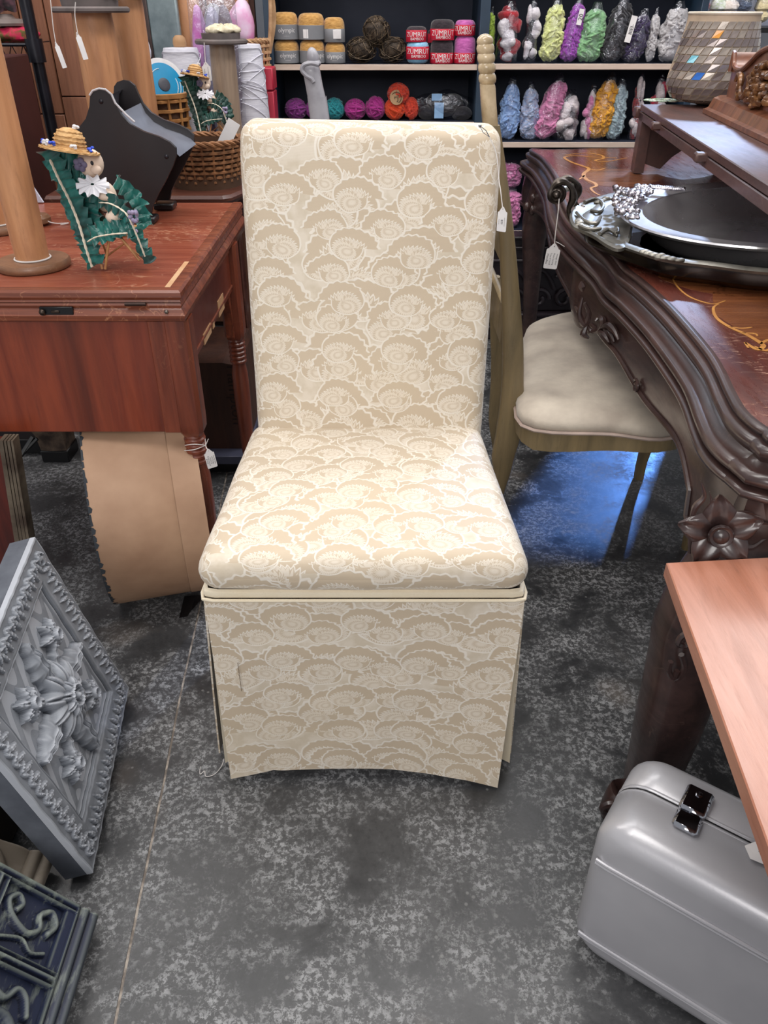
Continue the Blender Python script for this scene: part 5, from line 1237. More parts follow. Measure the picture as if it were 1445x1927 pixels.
skein(729, 156, 770, 197, ROR, 'orange yarn ball with round kraft paper label standing on top', 8, kraft=True)
def lumpy(g, P0, rx, rz, ry, n, rnd, lean=0, nf=14, ns=.28, top=.6):
    """mass of yarn, base P0: one irregular body plus looping strands"""
    sg, rg_ = 26, 26; V = []
    def rad(f, a):
        e = min(1, math.sqrt(max(0, 1-(2*abs(f-.5))**5)))*(1-(1-top)*f**2.2)
        p = Vector((math.cos(a)*2, math.sin(a)*2, f*n*1.1+sd0)); return e*(1+.30*noise.noise(p)+.16*noise.noise(p*2.7))
    sd0 = rnd.uniform(0, 50)
    for i in range(rg_+1):
        f = i/rg_
        for k in range(sg): a = 2*math.pi*k/sg; r_ = rad(f, a); V.append(P0+Vector((lean*f+rx*r_*math.cos(a), ry*r_*math.sin(a), rz*2*f)))
    g.add(V, [(i*sg+k, i*sg+(k+1) % sg, (i+1)*sg+(k+1) % sg, (i+1)*sg+k) for i in range(rg_) for k in range(sg)]+[tuple(range(sg)), tuple(rg_*sg+k for k in range(sg))])
    for j in range(34):
        f0, a0 = rnd.uniform(.04, .9), rnd.uniform(math.pi*.9, 2.1*math.pi); sl = rnd.uniform(-2.5, 2.5); P = []
        for q in range(9):
            f = min(.97, max(.02, f0+.022*(q-4)+.02*math.sin(q*1.1+j))); a = a0+sl*(q-4)*.09+.15*math.sin(q*1.3); r_ = rad(f, a)
            P.append(P0+Vector((lean*f+rx*r_*math.cos(a), ry*r_*math.sin(a), rz*2*f)))
        g.tube(P, .0052, 5)
def bag(u0, v0, u1, v1, cols, label, sd, zb, lean=0, nl=5, grp='bagged yarn on the shelves', patch=None, tail=True, dy=0, top=.65, film=True, v_y=None):
    y = YF+.07+dy; a, b = at(u0, v1, y), at(u1, v0, y); rx = (b.x-a.x)/2; z0 = zb; hh = b.z-z0; cx = (a.x+b.x)/2; ry = min(.065, rx*.95)
    t = thing('yarn_bag', label, 'bag of yarn', (cx, y, z0), grp); rnd = random.Random(sd)
    for i, cm in enumerate(cols):
        g = M()
        if len(cols) == 1: lumpy(g, Vector((-lean/2, 0, .004)), rx*1.14, hh*.455, ry, nl, rnd, lean, top=top)
        else:
            for k in range(7 if i else 10):
                f = rnd.uniform(.08, .82); g.ell((lean*(f-.5)+rnd.uniform(-.6, .6)*rx, (-.35 if i else 0)*ry+rnd.uniform(-.15, .15)*ry, f*hh), (rx*rnd.uniform(.35, .6), ry*.6, hh*rnd.uniform(.08, .17)), 14, 10, .5, 40)
        g.v = [(x, y_, max(.003, z)) for x, y_, z in g.v]
        g.build('yarn', cm, t, local=True, ang=180)
    if film:
        rings = []; n = 9
        for k in range(n+1):
            f = k/n; wv = rx*(1.02-(.28*f if f < .8 else .28+.9*(f-.8)*(2.2 if tail else .6))); wv = max(wv, rx*.22); dv_ = ry*1.12*(1-.75*max(0, f-.55)/.45); rg = []
            for q in range(20):
                an = 2*math.pi*q/20; c_, s_ = math.cos(an), math.sin(an); jt = 1+.10*noise.noise(Vector((c_*2.2, s_*2.2+sd, f*5)))
                rg.append((lean*(f-.5)*1.05+c_*wv*jt, s_*dv_*jt, .002+f*(hh*1.03)))
            rings.append(rg)
        M().loft(rings, True, True).build('plastic_film', FILM, t, local=True, ang=180)
    if patch:
        pu, pv, pw_, ph_, rot, pl = patch; q = at(pu, pv, y-ry*1.2); g = M().box((0, 0, 0), (pw_, .001, ph_), 0, T=Matrix.Translation((q.x-cx, -ry*1.2, q.z-z0)) @ Matrix.Rotation(rot, 4, 'Y'))
        pt = g.build('paper_label', WHITE, t, local=True)
        for i, s_ in enumerate(pl):
            vv, ff = textmesh(s_, ph_*.8/max(3, len(s_))*1.6); M().add([(x_, y_, z_) for x_, y_, z_ in vv], ff, Matrix.Translation((q.x-cx, -ry*1.2-.001, q.z-z0)) @ Matrix.Rotation(rot, 4, 'Y') @ Matrix.Translation((pw_*(.1-.4*i), 0, 0)) @ Matrix.Rotation(R(90), 4, 'X') @ Matrix.Rotation(R(90), 4, 'Z')).build('lettering', BK, pt, smooth=False, local=True)
    return t
W_ = ycol('#ddd8dc', '#b9b3bb'); YR = ycol('#b3202f', '#86121f'); BKY = ycol('#24222a', '#141318'); YEL = ycol('#dfe3a4', '#bcc478'); VIO = ycol('#a24fb5', '#7b3190'); GRN = ycol('#8fbd8c', '#5f8f62'); DPU = ycol('#33234f', '#1d1430'); GRY = ycol('#c4c1c2', '#a09da0'); LIM = ycol('#b9d85a', '#8fae3a')
zu2 = zu+.002
bag(915, 16, 932, 117, [LIM], 'narrow bag of lime green yarn behind the cream post', 21, zu2, dy=.03)
bag(931, 4, 983, 118, [YR, W_], 'tall clear bag of red and white yarn', 22, zu2, patch=None)
bag(981, 2, 1019, 118, [BKY, W_], 'clear bag of white and black yarn beside the red bag', 23, zu2)
bag(1018, -2, 1064, 117, [YEL], 'plump bag of pale yellow yarn', 24, zu2, .012)
bag(1058, -4, 1100, 117, [VIO], 'tall bag of violet yarn with white label', 25, zu2, .025, patch=(1092, 32, .018, .05, .15, ['20']))
bag(1086, 8, 1141, 117, [GRN], 'clear bag of mint green yarn', 26, zu2, .02, top=.8)
bag(1133, -8, 1190, 117, [BKY], 'tall clear bag of black yarn', 27, zu2, .03)
bag(1174, 20, 1224, 116, [DPU], 'clear bag of dark purple yarn with large white label', 28, zu2, .03, patch=(1187, 55, .022, .085, .18, ['IIIEI-']))
bag(1214, 18, 1244, 116, [GRY], 'slim clear bag of off-white yarn, between dark purple and large grey-white', 29, zu2)
bag(1238, 6, 1298, 117, [GRY], 'large clear bag of grey-white yarn at the right end of upper shelf', 30, zu2, .01, 4, top=.9)
LBL = ycol('#92b0dc', '#6f8fc2'); PBL = ycol('#8ea9d0', '#a9a6b8'); PK = ycol('#d28bb2', '#b5648f'); GY2 = ycol('#8a8388', '#4f4b50'); MUS = ycol('#e0a32c', '#b97c15'); PTE = ycol('#a8bcc4', '#7f949c'); FLO = ycol('#b03a3f', '#2f2526'); CR = ycol('#d9cfd0', '#b9adb0'); RD2 = ycol('#c41f45', '#9c1433')
bag(938, 148, 980, 268, [LBL], 'tall clear bag of light blue yarn', 31, zl, .008)
bag(977, 158, 1017, 268, [PBL], 'clear bag of blue and grey-blue yarn', 32, zl, -.01)
bag(1010, 142, 1062, 267, [PK], 'leaning clear bag of pink yarn with open top', 33, zl, .05)
bag(1038, 172, 1096, 266, [GY2, CR], 'clear bag of dark grey yarn with pale strands', 34, zl, .01)
bag(1090, 164, 1126, 266, [CR, PK], 'clear bag of cream and pink yarn', 35, zl, .015)
bag(1108, 140, 1162, 267, [MUS], 'clear bag of mustard yellow yarn', 36, zl, .035, 6)
bag(1138, 150, 1184, 264, [PTE], 'clear bag of pale grey-teal yarn', 37, zl, .01, 6)
bag(1180, 142, 1220, 262, [FLO, CR], 'clear bag of mixed red, cream and black yarn', 38, zl, 0)
bag(1212, 142, 1262, 262, [RD2, CR], 'clear bag of crimson and white yarn beside the mosaic vase', 39, zl, 0)
zl3 = at(960, 405, YF).z
for i, (v0, v1) in enumerate(((304, 352), (352, 405))): 
    bag(940, v0, 978, v1, [ycol('#d487b4', '#b96797')], ('pink', 'pale pink')[i]+' yarn bundle, '+('upper', 'lower')[i]+' one on the shelf below the blue bags', 40+i, at(960, v1, YF+.07).z if i == 0 else .42, nl=3, tail=False, top=.95, grp='pink bundles on the bottom shelf')
bk_ = thing('yarn_pack', 'clear pack of black yarn skeins with pale blue labels, lower left shelf', 'bag of yarn', (at(840, 215, YF+.08).x, YF+.09, zl2))
g = M()
for u, v, ru in ((805, 212, 20), (838, 206, 24), (868, 214, 20), (850, 190, 22), (820, 190, 18)): c_ = at(u, v, YF+.1); g.ell(c_, (ru*.0021, .05, .026), 18, 10, .18, 30)
g.build('yarn', BKY, bk_); 
for u, v, w_ in ((826, 208, .036), (822, 183, .04)): c_ = at(u, v, YF+.045); lb_ = M().box(c_, (w_, .002, .055 if v > 200 else .024), .0005).build('paper_label', mat('#8fb6dd', .5, name='blue_label'), bk_)
c_ = at(840, 200, YF+.1); M().ell(c_, (.125, .065, .058), 28, 16, .22, 14).build('plastic_film', FILM, bk_)
# items further right behind the vase
rs = thing('display_rack', 'blurred rack with pale wooden frame behind the mosaic vase, top right corner', 'rack', (1.6, 3.8, 0))
M().box((1.585, 3.9, 1.12), (.66, .3, .02), .002).build('shelf_board', BLACK, rs); M().box((1.29, 3.9, .56), (.03, .05, 1.12), .003).build('post', mat('#b08c6e', .5, name='pale_wood'), rs); M().box((1.9, 3.9, .56), (.03, .05, 1.12), .003).build('post', mat('#7a4434', .5, name='brown_wood'), rs)
M().box((1.6, 4.06, 1.28), (.66, .01, .34), 0).build('back_panel', mat('#9a9fae', .6, col2='#6b7080', ns=6, name='mixed_panel'), rs)
for i, (u, c1, c2, l) in enumerate(((1318, '#b8404f', '#5a1f2a', 'red'), (1345, '#b9c7a0', '#e6e6e6', 'pale green and white'), (1372, '#cfc0b4', '#e8e0dc', 'cream'), (1400, '#2c3a50', '#70809a', 'dark blue'), (1432, '#d8c9a0', '#b9aa86', 'straw-coloured'))):
    y_ = 3.84; p = at(u, 20, y_); t = thing('yarn_bag', l+' wrapped bundle on the far rack, top right', 'bag of yarn', (p.x, y_, 1.1305), 'bundles on the far rack'); rnd = random.Random(i)
    g = M(); [g.ell((rnd.uniform(-.01, .01), rnd.uniform(-.02, .02), .034+.04*k), (.03, .04, .028), 12, 8, .3, 40) for k in range(3)]; g.build('yarn', ycol(c1, c2), t, local=True); M().ell((0, 0, .08), (.036, .05, .072), 14, 10, .2, 20).build('plastic_film', FILM, t, local=True)
# ---------------------------------------------------------------- grey post with curled top
gp = thing('finial_post', 'pale grey leaning post with curled scroll top, standing behind the cream chair', 'post', (at(600, 215, 2.6).x, 2.6, 0))
GPM = mat('#a9a7ad', .4, col2='#8c8a91', ns=14, name='grey_paint', coat=.3)
yg = 2.6
sqloft([(Vector((at(640, 215, yg).x+.035, yg, 0)), .03, .03), P2(586, 622, 240, yg, .03), P2(582, 616, 200, yg, .03), P2(575, 607, 160, yg, .03), P2(570, 602, 132, yg, .03), P2(568, 600, 122, yg, .024)], GPM, 'post', gp)
g = M(); P = smoothpts([at(u, v, yg-.035) for u, v in ((600, 122), (586, 119), (572, 122), (568, 132), (576, 142), (586, 148), (590, 155))], 5); g.tube(P, .006, 8); c_ = at(589, 108, yg); g.ell(c_, (.017, .017, .026), 16, 12, T=Matrix.Translation(c_) @ Matrix.Rotation(R(-12), 4, 'Y') @ Matrix.Translation(-c_)); c_ = at(590, 119, yg); g.ell(c_, (.022, .02, .012), 16, 8)
g.build('scroll_cap', GPM, gp)
# ---------------------------------------------------------------- bobbins
BW = wood('#cb9468', '#a26e4a', (8, 8, 1.5), .42, 0, coat=.1, name='honey_bobbin_wood', dark='#7d523a'); BD = wood('#8b6348', '#64452f', (4, 4, 20), .4, .2, '#c4a27f', .15, name='disc_wood'); GRYW = mat('#6d6260', .5, col2='#57504e', ns=14, name='grey_disc'); BW2 = wood('#a58f7a', '#7f6a58', (8, 8, 1.5), .5, name='greyish_wood')
def bobbin(u, vt, y, zb, r, rd, label, vb_=None, mt=BW, dm=GRYW, cap=None, tagl=True, topdisc=True, base=True, zt=None, group='wooden bobbins', cx=None):
    c_ = at(u, vt, y)
    if cx is not None: c_.x = cx
    zt = zt or c_.z; t = thing('wooden_bobbin', label, 'bobbin', (c_.x, y, zb), group)
    if base: M().lathe([(0, zb), (rd*.97, zb), (rd, zb+.004), (rd, zb+.010), (rd*.95, zb+.015), (0, zb+.015)], (c_.x, y, 0), 48).build('base_disc', BD, t)
    M().lathe([(r*.96, zb+.015), (r, zb+.06), (r, zt-.03), (r*.96, zt)], (c_.x, y, 0), 40, caps=False).build('barrel', mt, t)
    if base: M().tube([(c_.x+(r+.001)*math.cos(q), y+(r+.001)*math.sin(q), zb+.017) for q in np.linspace(0, 6.28, 32)][:-1], .0018, 6, True).build('wrapped_string', STRING, t)
    if topdisc:
        M().lathe([(0, zt), (rd*.96, zt), (rd, zt+.004), (rd, zt+.010), (rd*.94, zt+.014), (0, zt+.014)], (c_.x, y, 0), 48).build('top_disc', dm, t)
        M().lathe([(0, zt+.014), (rd*.72, zt+.014), (rd*.74, zt+.03), (0, zt+.03)], (c_.x, y, 0), 40).build('upper_disc', dm, t)
        M().lathe([(r*.6, zt+.03), (r*.6, zt+.05), (0, zt+.05)], (c_.x, y, 0), 24).build('hub', mt, t)
    return t, c_
pA = atz(65, 500, TZ+.001)
bobbin(59, 200, pA.y, TZ, .033, .071, 'large honey-coloured wooden bobbin on the scratched table, foreground left', topdisc=True, zt=1.33, cx=pA.x)
zT2 = .765
bobbin(172, 24, 2.42, zT2, .052, .098, 'tall bobbin with grey disc and cream lace on top, behind black rack', group='bobbins on the rear table')
bobbin(232, -10, 2.62, zT2, .050, .085, 'tall bobbin second from left, right of the lace-topped one', group='bobbins on the rear table')
bobbin(268, -20, 3.23, zT2, .05, .06, 'bobbin behind the white cloth bag', group='bobbins on the rear table')
bobbin(345, -20, 3.2, zT2, .048, .055, 'bobbin standing between grey bag and plastic bags', group='bobbins on the rear table')
_, c5 = bobbin(417, 83, 2.86, zT2, .04, .082, 'shorter greyish bobbin with folded lace on its disc', mt=BW2, group='bobbins on the rear table')
def lace(c, r, h, nm, label):
    rings = [[(c[0]+math.cos(a)*r*k*(1+.10*math.sin(a*9+k*3)), c[1]+math.sin(a)*r*k*(1+.10*math.sin(a*9+k*3)), c[2]+z+.004*math.sin(a*7+z*300)) for a in np.linspace(0, 2*math.pi, 49)[:-1]] for k, z in ((.9, .001), (1.05, .006), (1.0, h*.5), (.85, h*.8), (.5, h), (.1, h*.9))]
    return tag(M().loft(rings).build(nm, mat('#ddd3bb', .8, col2='#c2b698', ns=60, bs=.6, bsc=150, name='cream_lace'), ang=180), label, 'lace')
lace((c5.x+.01, 2.86, c5.z+.03), .05, .022, 'folded_lace', 'folded cream lace lying on the shorter greyish bobbin')
cB = at(172, 24, 2.42); lace((cB.x+.02, 2.42, cB.z+.03), .062, .02, 'lace_doily', 'cream lace lying on the tall bobbin behind the black rack')
price_tag('white tag on string hanging from the far left tall bobbin, seen edge-on', [at(95, 0, 2.3), at(100, 50, 2.3), at(104, 75, 2.3)], at(113, 103, 2.3), .06, .012, (.9, -1, 0), -.2, [])
price_tag('white tag hanging from the lace-topped tall bobbin disc', [at(142, 4, 2.31), at(141, 30, 2.31), at(146, 62, 2.31)], at(153, 86, 2.31), .062, .014, (.9, -1, 0), -.18, [])
price_tag('white tag with printed text above the rear doll hat', [at(384, 80, 2.76), at(386, 110, 2.76)], at(389, 135, 2.76), .05, .026, (0, -1, 0), -.03, ['~~~~~~', '~~~~'])
bobbin(-25, 352, 1.9, TZ, .04, .07, 'bobbin mostly outside the frame at left edge of the scratched table', topdisc=True, zt=1.0)
# partial round disc with string
c_ = atz(70, 422, TZ); kd = thing('wooden_disc', 'small round brown wooden disc trailing white string on scratched table', 'disc', (c_.x, c_.y, TZ))
M().lathe([(0, .0005), (.026, .0005), (.034, .006), (.034, .016), (.028, .022), (0, .024)], seg=36).build('disc', BD, kd, local=True)
M().tube(smoothpts([(0, 0, .025), (.018, -.01, .022), (.034, -.01, .008), (.05, 0, .002), (.075, .004, .002), (.062, -.015, .002)], 5), .0012, 6).build('string', STRING, kd, local=True)
# ---------------------------------------------------------------- black scroll-shaped rack
RK = mat('#1d181b', .38, col2='#141014', ns=7, name='black_board', coat=.2); GM_ = mat('#8a8d99', .35, .5, col2='#6e717d', ns=6, name='grey_sheet_metal')
rk = thing('black_rack', 'black wooden rack with two scroll-shaped ends and grey metal trough between', 'rack', (-.63, 2.05, TZ))
def shield(du, dv, s_, y, px0=(210, 290)):
    o = [(88, 290), (92, 276), (105, 270), (128, 262), (148, 246), (162, 228), (169, 205), (170, 186), (176, 177), (188, 173), (200, 175), (211, 184), (218, 200), (228, 220), (245, 238), (270, 252), (300, 262), (320, 272), (331, 283), (332, 298), (326, 316), (312, 345), (298, 370), (288, 392), (284, 412), (252, 412), (150, 400), (135, 366), (112, 335), (94, 308)]
    return [at(px0[0]+(u-px0[0])*s_+du, px0[1]+(v-px0[1])*s_+dv, y) for u, v in o]
yf_ = 1.98
sh1 = shield(0, 0, 1, yf_); zmin = min(p.z for p in sh1); sh1 = [Vector((p.x, p.y, TZ+.012+(p.z-zmin)*(1.0))) for p in sh1]
n = len(sh1)
def board(ps, th, nm): return M().add([tuple(p) for p in ps]+[(p.x, p.y+th, p.z) for p in ps], [tuple(range(n)), tuple(range(n, 2*n))]+[(i, (i+1) % n, (i+1) % n+n, i+n) for i in range(n)]).build(nm, RK, rk, ang=30)
board(sh1, .012, 'end_board')
sh2 = [Vector((p.x+.012, p.y+.15, p.z+.008)) for p in sh1]; board(sh2, .012, 'end_board')
pa = [sh1[i]+Vector((.004, .012, -.02)) for i in range(12, 19)]; 
M().loft([[p for p in pa], [p+Vector((.012, .138, .008)) for p in pa]], False).build('metal_trough', GM_, rk)
pb_ = [sh1[i]+Vector((.01, .012, -.016)) for i in range(2, 9)]; M().loft([[p for p in pb_], [p+Vector((.012, .138, .008)) for p in pb_]], False).build('metal_trough', GM_, rk)
top_ = [sh1[i] for i in range(7, 13)]; M().tube([p+Vector((0, -.001, .002)) for p in top_]+[sh1[13]+Vector((.012, 0, .0)), sh1[14]+Vector((.012, 0, .004))], .0024, 6).build('white_edging', mat('#cfcdd0', .4, name='white_rubber'), rk)
c_ = at(186, 190, yf_-.001); bt = M()
for u, v in ((190, 191), (105, 299), (313, 295)): bt.ell(at(u, v, yf_-.001), (.005, .002, .005), 10, 6)
bt.build('bolt_heads', mat('#3a383d', .3, .8, name='bolt'), rk, kind='stuff')
for x_, y_ in ((sh1[24].x-.01, yf_-.012), (sh1[24].x+.0, yf_+.14)): M().box((x_, y_+.01, TZ+.008), (.05, .05, .015), .003).build('foot', RK, rk)
M().box((sh1[26].x+.01, yf_+.02, TZ+.008), (.05, .05, .015), .003).build('foot', RK, rk)
# ---------------------------------------------------------------- wicker
WK = mat('#9a6a44', .6, col2='#6b4529', ns=30, bs=.4, bsc=150, name='brown_wicker'); WKL = mat('#c7a27c', .55, col2='#a07a55', ns=30, bs=.4, name='pale_wicker'); SPL = mat('#b98650', .5, col2='#93612f', ns=18, bs=.3, name='split_wood')
def woven(c, rx0, rx1, ry0, ry1, h, rows, nst, mt, name, label, cat='basket', th=.0045, rim=True, twist=True, grp=None):
    t = thing(name, label, cat, c, grp); g = M()
    for j in range(rows):
        f = (j+.5)/rows; rx, ry = rx0+(rx1-rx0)*f, ry0+(ry1-ry0)*f; z = h*f; P = []
        for k in range(nst*2):
            a = 2*math.pi*k/(nst*2); o = (1 if (k//1+j) % 2 else -1)*th*.8; P.append(((rx+o)*math.cos(a), (ry+o)*math.sin(a), z+(.35*h/rows*math.sin(a*nst+ (j % 2)*3) if twist else 0)))
        g.tube(P, min(th, h/rows*.62), 5, True, flat=1.0)
    g.build('weave', mt, t, local=True, kind='stuff')
    s_ = M()
    for k in range(nst):
        a = 2*math.pi*k/nst; s_.tube([(rx0*math.cos(a), ry0*math.sin(a), 0), (rx1*math.cos(a), ry1*math.sin(a), h)], th*.7, 5)
    s_.build('stakes', mt, t, local=True, kind='stuff')
    M().lathe([(0, .002), (1, .002), (1, .006), (0, .006)], seg=36, T=Matrix.Diagonal((rx0, ry0, 1, 1))).build('base', mt, t, local=True)
    M().lathe([(.97, 0), (.965, h)], seg=48, T=Matrix.Diagonal(((rx0+rx1)/2, (ry0+ry1)/2, 1, 1)), caps=False).build('lining', mat('#4d3321', .8, name='dark_weave_gap'), t, local=True)
    if rim:
        r_ = M()
        for q in range(3):
            P = [((rx1+.004*math.sin(a*nst/2+q*2.1))*math.cos(a), (ry1+.004*math.sin(a*nst/2+q*2.1))*math.sin(a), h+.004+.005*math.cos(a*nst/2+q*2.1)) for a in np.linspace(0, 2*math.pi, nst*5)[:-1]]; r_.tube(P, .0042, 5, True)
        r_.build('braided_rim', mt, t, local=True)
    return t
cb = at(386, 300, 2.43); woven((cb.x+.0, 2.43, zT2), .088, .112, .088, .112, .115, 9, 22, WK, 'wicker_basket', 'round brown herringbone wicker basket with white card inside, beside chair back')
M().box((0, 0, 0), (.036, .002, .075), 0, T=Matrix.Translation(at(430, 252, 2.44)) @ Matrix.Rotation(R(32), 4, 'Y')).build('paper_card', WHITE)
tag(bpy.data.objects['paper_card'], 'blank white card tucked in the brown wicker basket', 'card')
g = M(); rnd = random.Random(4)
for k in range(30): p = Vector((cb.x-.01+rnd.uniform(-.05, .05), 2.45+rnd.uniform(-.04, .04), zT2+.085+rnd.uniform(0, .01))); g.tube([p, p+Vector((rnd.uniform(-.04, .04), rnd.uniform(-.03, .03), .006))], .001, 4)
tag(g.build('straw_filling', mat('#c7a06a', .7, name='straw'), kind='stuff'), 'loose straw lying in the brown wicker basket', 'straw')
cs2 = at(306, 235, 2.83); t = woven((cs2.x, 2.85, zT2), .075, .083, .075, .083, cs2.z+.085-zT2, 7, 12, SPL, 'splint_basket', 'small honey-coloured splint basket holding the blue ribbon reel', th=.006, rim=False, twist=False)
zsb = cs2.z+.085
M().lathe([(.080, 0), (.088, .002), (.088, .014), (.080, .016)], (0, 0, zsb-zT2-.008), 40, caps=False).build('rim_band', SPL, t, local=True)
# ribbon reel
rl = thing('ribbon_reel', 'ribbon reel with bright blue round label, tilted in the splint basket', 'reel', (cs2.x, 2.85, zsb))
c_ = at(308, 160, 2.83); T = Matrix.Translation(c_) @ Vector((.62, -.75, .35)).to_track_quat('Z', 'Y').to_matrix().to_4x4()
M().lathe([(0, 0), (.078, 0), (.078, .003), (0, .003)], seg=56, T=T).build('white_flange', mat('#ece9ea', .5, name='white_plastic'), rl)
lb_ = M().lathe([(.02, .0032), (.064, .0032), (.064, .0042), (.02, .0042)], seg=48, T=T).build('blue_label', mat('#1497c9', .35, col2='#1189ba', name='blue_label_paper'), rl)
M().lathe([(.008, .003), (.0195, .003), (.0195, .006), (.016, .007), (.008, .007)], seg=32, T=T).build('hub', mat('#4b4b55', .4, name='grey_hub'), rl)
M().lathe([(.058, -.045), (.064, -.045), (.064, -.001), (.058, -.001)], seg=48, T=T, fn=lambda a, z: 1+.02*math.sin(z*600)).build('ribbon_wrap', mat('#8c7d6f', .7, col2='#5b4d44', ns=40, st=(1, 1, 6), name='striped_ribbon'), rl)
M().lathe([(0, -.049), (.078, -.049), (.078, -.046), (0, -.046)], seg=48, T=T).build('white_flange', mat('#ece9ea', .5, name='white_plastic'), rl)
g = M()
for r_, a0_, a1_ in ((.047, 95, 215), (.047, -35, 20), (.056, -30, 5)): g.tube([T @ Vector(((r_+.0006*math.sin(q*60))*math.cos(q), (r_+.0006*math.sin(q*60))*math.sin(q), .0046)) for q in np.linspace(R(a0_), R(a1_), 40)], .0014, 5)
g.box((-.046, -.026, .0046), (.012, .016, .0008), 0, T=T)
g.build('lettering', mat('#dff2fa', .5, name='white_ink'), lb_, smooth=False); 
# white thread cones
TH_ = mat('#dcdbe3', .7, col2='#c9c7d2', ns=60, st=(.6, .6, 5), bs=.5, bsc=120, name='white_thread')
def cone(u, v0, v1, y, r0, r1, label, wraps, zb=zT2):
    c_ = at(u, v0, y); h = c_.z-zb; t = thing('thread_cone', label, 'thread cone', (c_.x, y, zb), 'white thread cones'); 
    M().lathe([(r0*.96, 0), (r0, .006), (r1, h-.01), (r1*.94, h), (r1*.3, h+.002), (0, h+.002)], seg=44, fn=lambda a, z: 1+.004*math.sin(z*400)).build('thread', TH_, t, local=True)
    rnd = random.Random(int(u)); g = M()
    for k in range(wraps):
        f = rnd.uniform(.3, .95) if k > 3 else .9-k*.13; sl_ = rnd.uniform(-.06, .06); rr = r0+(r1-r0)*f+.001
        g.tube([(rr*math.cos(a), rr*math.sin(a), max(.004, min(h-.01, h*f+sl_*math.sin(a+k)))) for a in np.linspace(0, 6.28, 40)[:-1]], .0016, 5, True)
    g.build('loose_wraps', TH_, t, local=True, kind='stuff'); return t, c_
cone(458, 83, 220, 3.04, .076, .058, 'tall white thread cone with loose loops, right beside chair back', 14)
_, cc_ = cone(339, 90, 170, 2.99, .076, .058, 'white thread cone with tan core on top, behind the blue reel', 5)
kn = M().lathe([(.02, 0), (.022, .01), (.02, .024), (.012, .032), (0, .033)], (cc_.x, 2.99, cc_.z+.003), 24).build('cone_core', mat('#b58b62', .5, name='tan_core')); tag(kn, 'tan wooden plug with tiny tag on top of thread cone behind blue reel', 'plug')
# white cloth bag
wb = at(262, 115, 2.92); M_ = M(); M_.ell((0, 0, .13), (.09, .07, .14), 28, 18, .22, 9); M_.ell((.0, 0, .31), (.055, .045, .065), 20, 12, .25, 20); M_.v = [(x, y, max(0, z)) for x, y, z in M_.v]
t = thing('cloth_bag', 'white sheer cloth sack tied with string, behind the bobbins', 'bag', (at(258, 115, 3.06).x, 3.06, zT2)); M_.build('sack', mat('#dcdae6', .6, col2='#c3c1d0', ns=9, name='sheer_white_cloth', sheen=.4), t, local=True, ang=180)
M().tube([(.05*math.cos(a), .045*math.sin(a)-.002, .26) for a in np.linspace(0, 6.28, 24)[:-1]], .003, 6, True).tube(smoothpts([(.03, -.05, .26), (.05, -.09, .2), (.075, -.11, .13)], 5), .002, 6).build('tie_string', STRING, t, local=True)
# red box
rb = at(496, 215, 2.9); z0, z1 = zT2, at(496, 127, 3.1).z; t = thing('red_box', 'red lidded cardboard box standing left of the shelf unit', 'box', (at(498, 160, 3.1).x, 3.14, zT2))
RB = mat('#b0243c', .45, col2='#9c1f34', ns=6, name='red_card'); hgt = z1-z0
M().box((0, 0, hgt*.36), (.06, .10, hgt*.72), .003).build('box_body', RB, t, local=True); M().box((0, 0, hgt*.865), (.064, .104, hgt*.27), .004).build('lid', RB, t, local=True)
# big wicker basket with handle
hb = at(452, 75, 3.2); zb3 = zT2+.19
t = woven((at(440, 75, 3.2).x, 3.21, zT2+.0), .095, .12, .07, .085, .33, 16, 26, WKL, 'handled_basket', 'large pale wicker basket with tall arched handle, back left', th=.006)
g = M()
for q in range(3): P = smoothpts([(.12, 0, .30), (.135+.004*q, .008*(q-1), .40), (.135, .008*(q-1), .5), (.10, 0, .60), (0, 0, .66), (-.10, 0, .60), (-.13, 0, .5), (-.12, 0, .30)], 6); g.tube(P, .008, 6)
g.build('arched_handle', WKL, t, local=True)
for i, (dx, dz, c1, c2, l) in enumerate(((.03, .38, '#d9d3e0', '#d489b8', 'pink and white wrapped parcel in the handled basket'), (-.06, .36, '#b7b9bd', '#8e9095', 'silvery grey parcel in the handled basket'))):
    o = M().ell((at(440, 75, 3.2).x+dx, 3.21, zT2+dz), (.045, .045, .08), 18, 12, .25, 18).build('wrapped_parcel', mat(c1, .35, col2=c2, ns=12, name='wrapping'), ang=180); tag(o, l, 'parcel', 'parcels in the handled basket')
# clear bags, pink trim, left of the basket
for i, (u, v, y, rx, rz, c1, c2, l) in enumerate(((374, 40, 3.08, .04, .15, '#c3b7d6', '#c557ae', 'lavender plastic bag with bright pink edge'), (402, 45, 3.05, .05, .12, '#b9b6c9', '#8f8ca3', 'clear plastic bag of greyish cloth, above the lace'), (424, 40, 2.98, .045, .12, '#8f8794', '#5b4c55', 'clear plastic bag with blue zip, leaning right'))):
    p = at(u, v, y); top_z = at(u, v-38, y).z; rz = (top_z-zT2)/2; t = thing('plastic_bag', l, 'plastic bag', (p.x, y, zT2), 'plastic bags behind the bobbins'); M().ell((0, 0, rz), (rx*.8, .022, rz*.97), 18, 16, .18, 14).build('contents', mat(c1, .7, col2=c2, ns=10, name='bag_contents'), t, local=True, ang=180)
    rg = [[(c_*rx*(1.1-.3*f), s_*.03*(1-.4*f), .002+rz*2.06*f) for c_, s_ in ((math.cos(a), math.sin(a)) for a in np.linspace(0, 6.28, 17)[:-1])] for f in (0, .3, .6, .85, 1)]; M().loft(rg).build('plastic_film', FILM, t, local=True, ang=180)
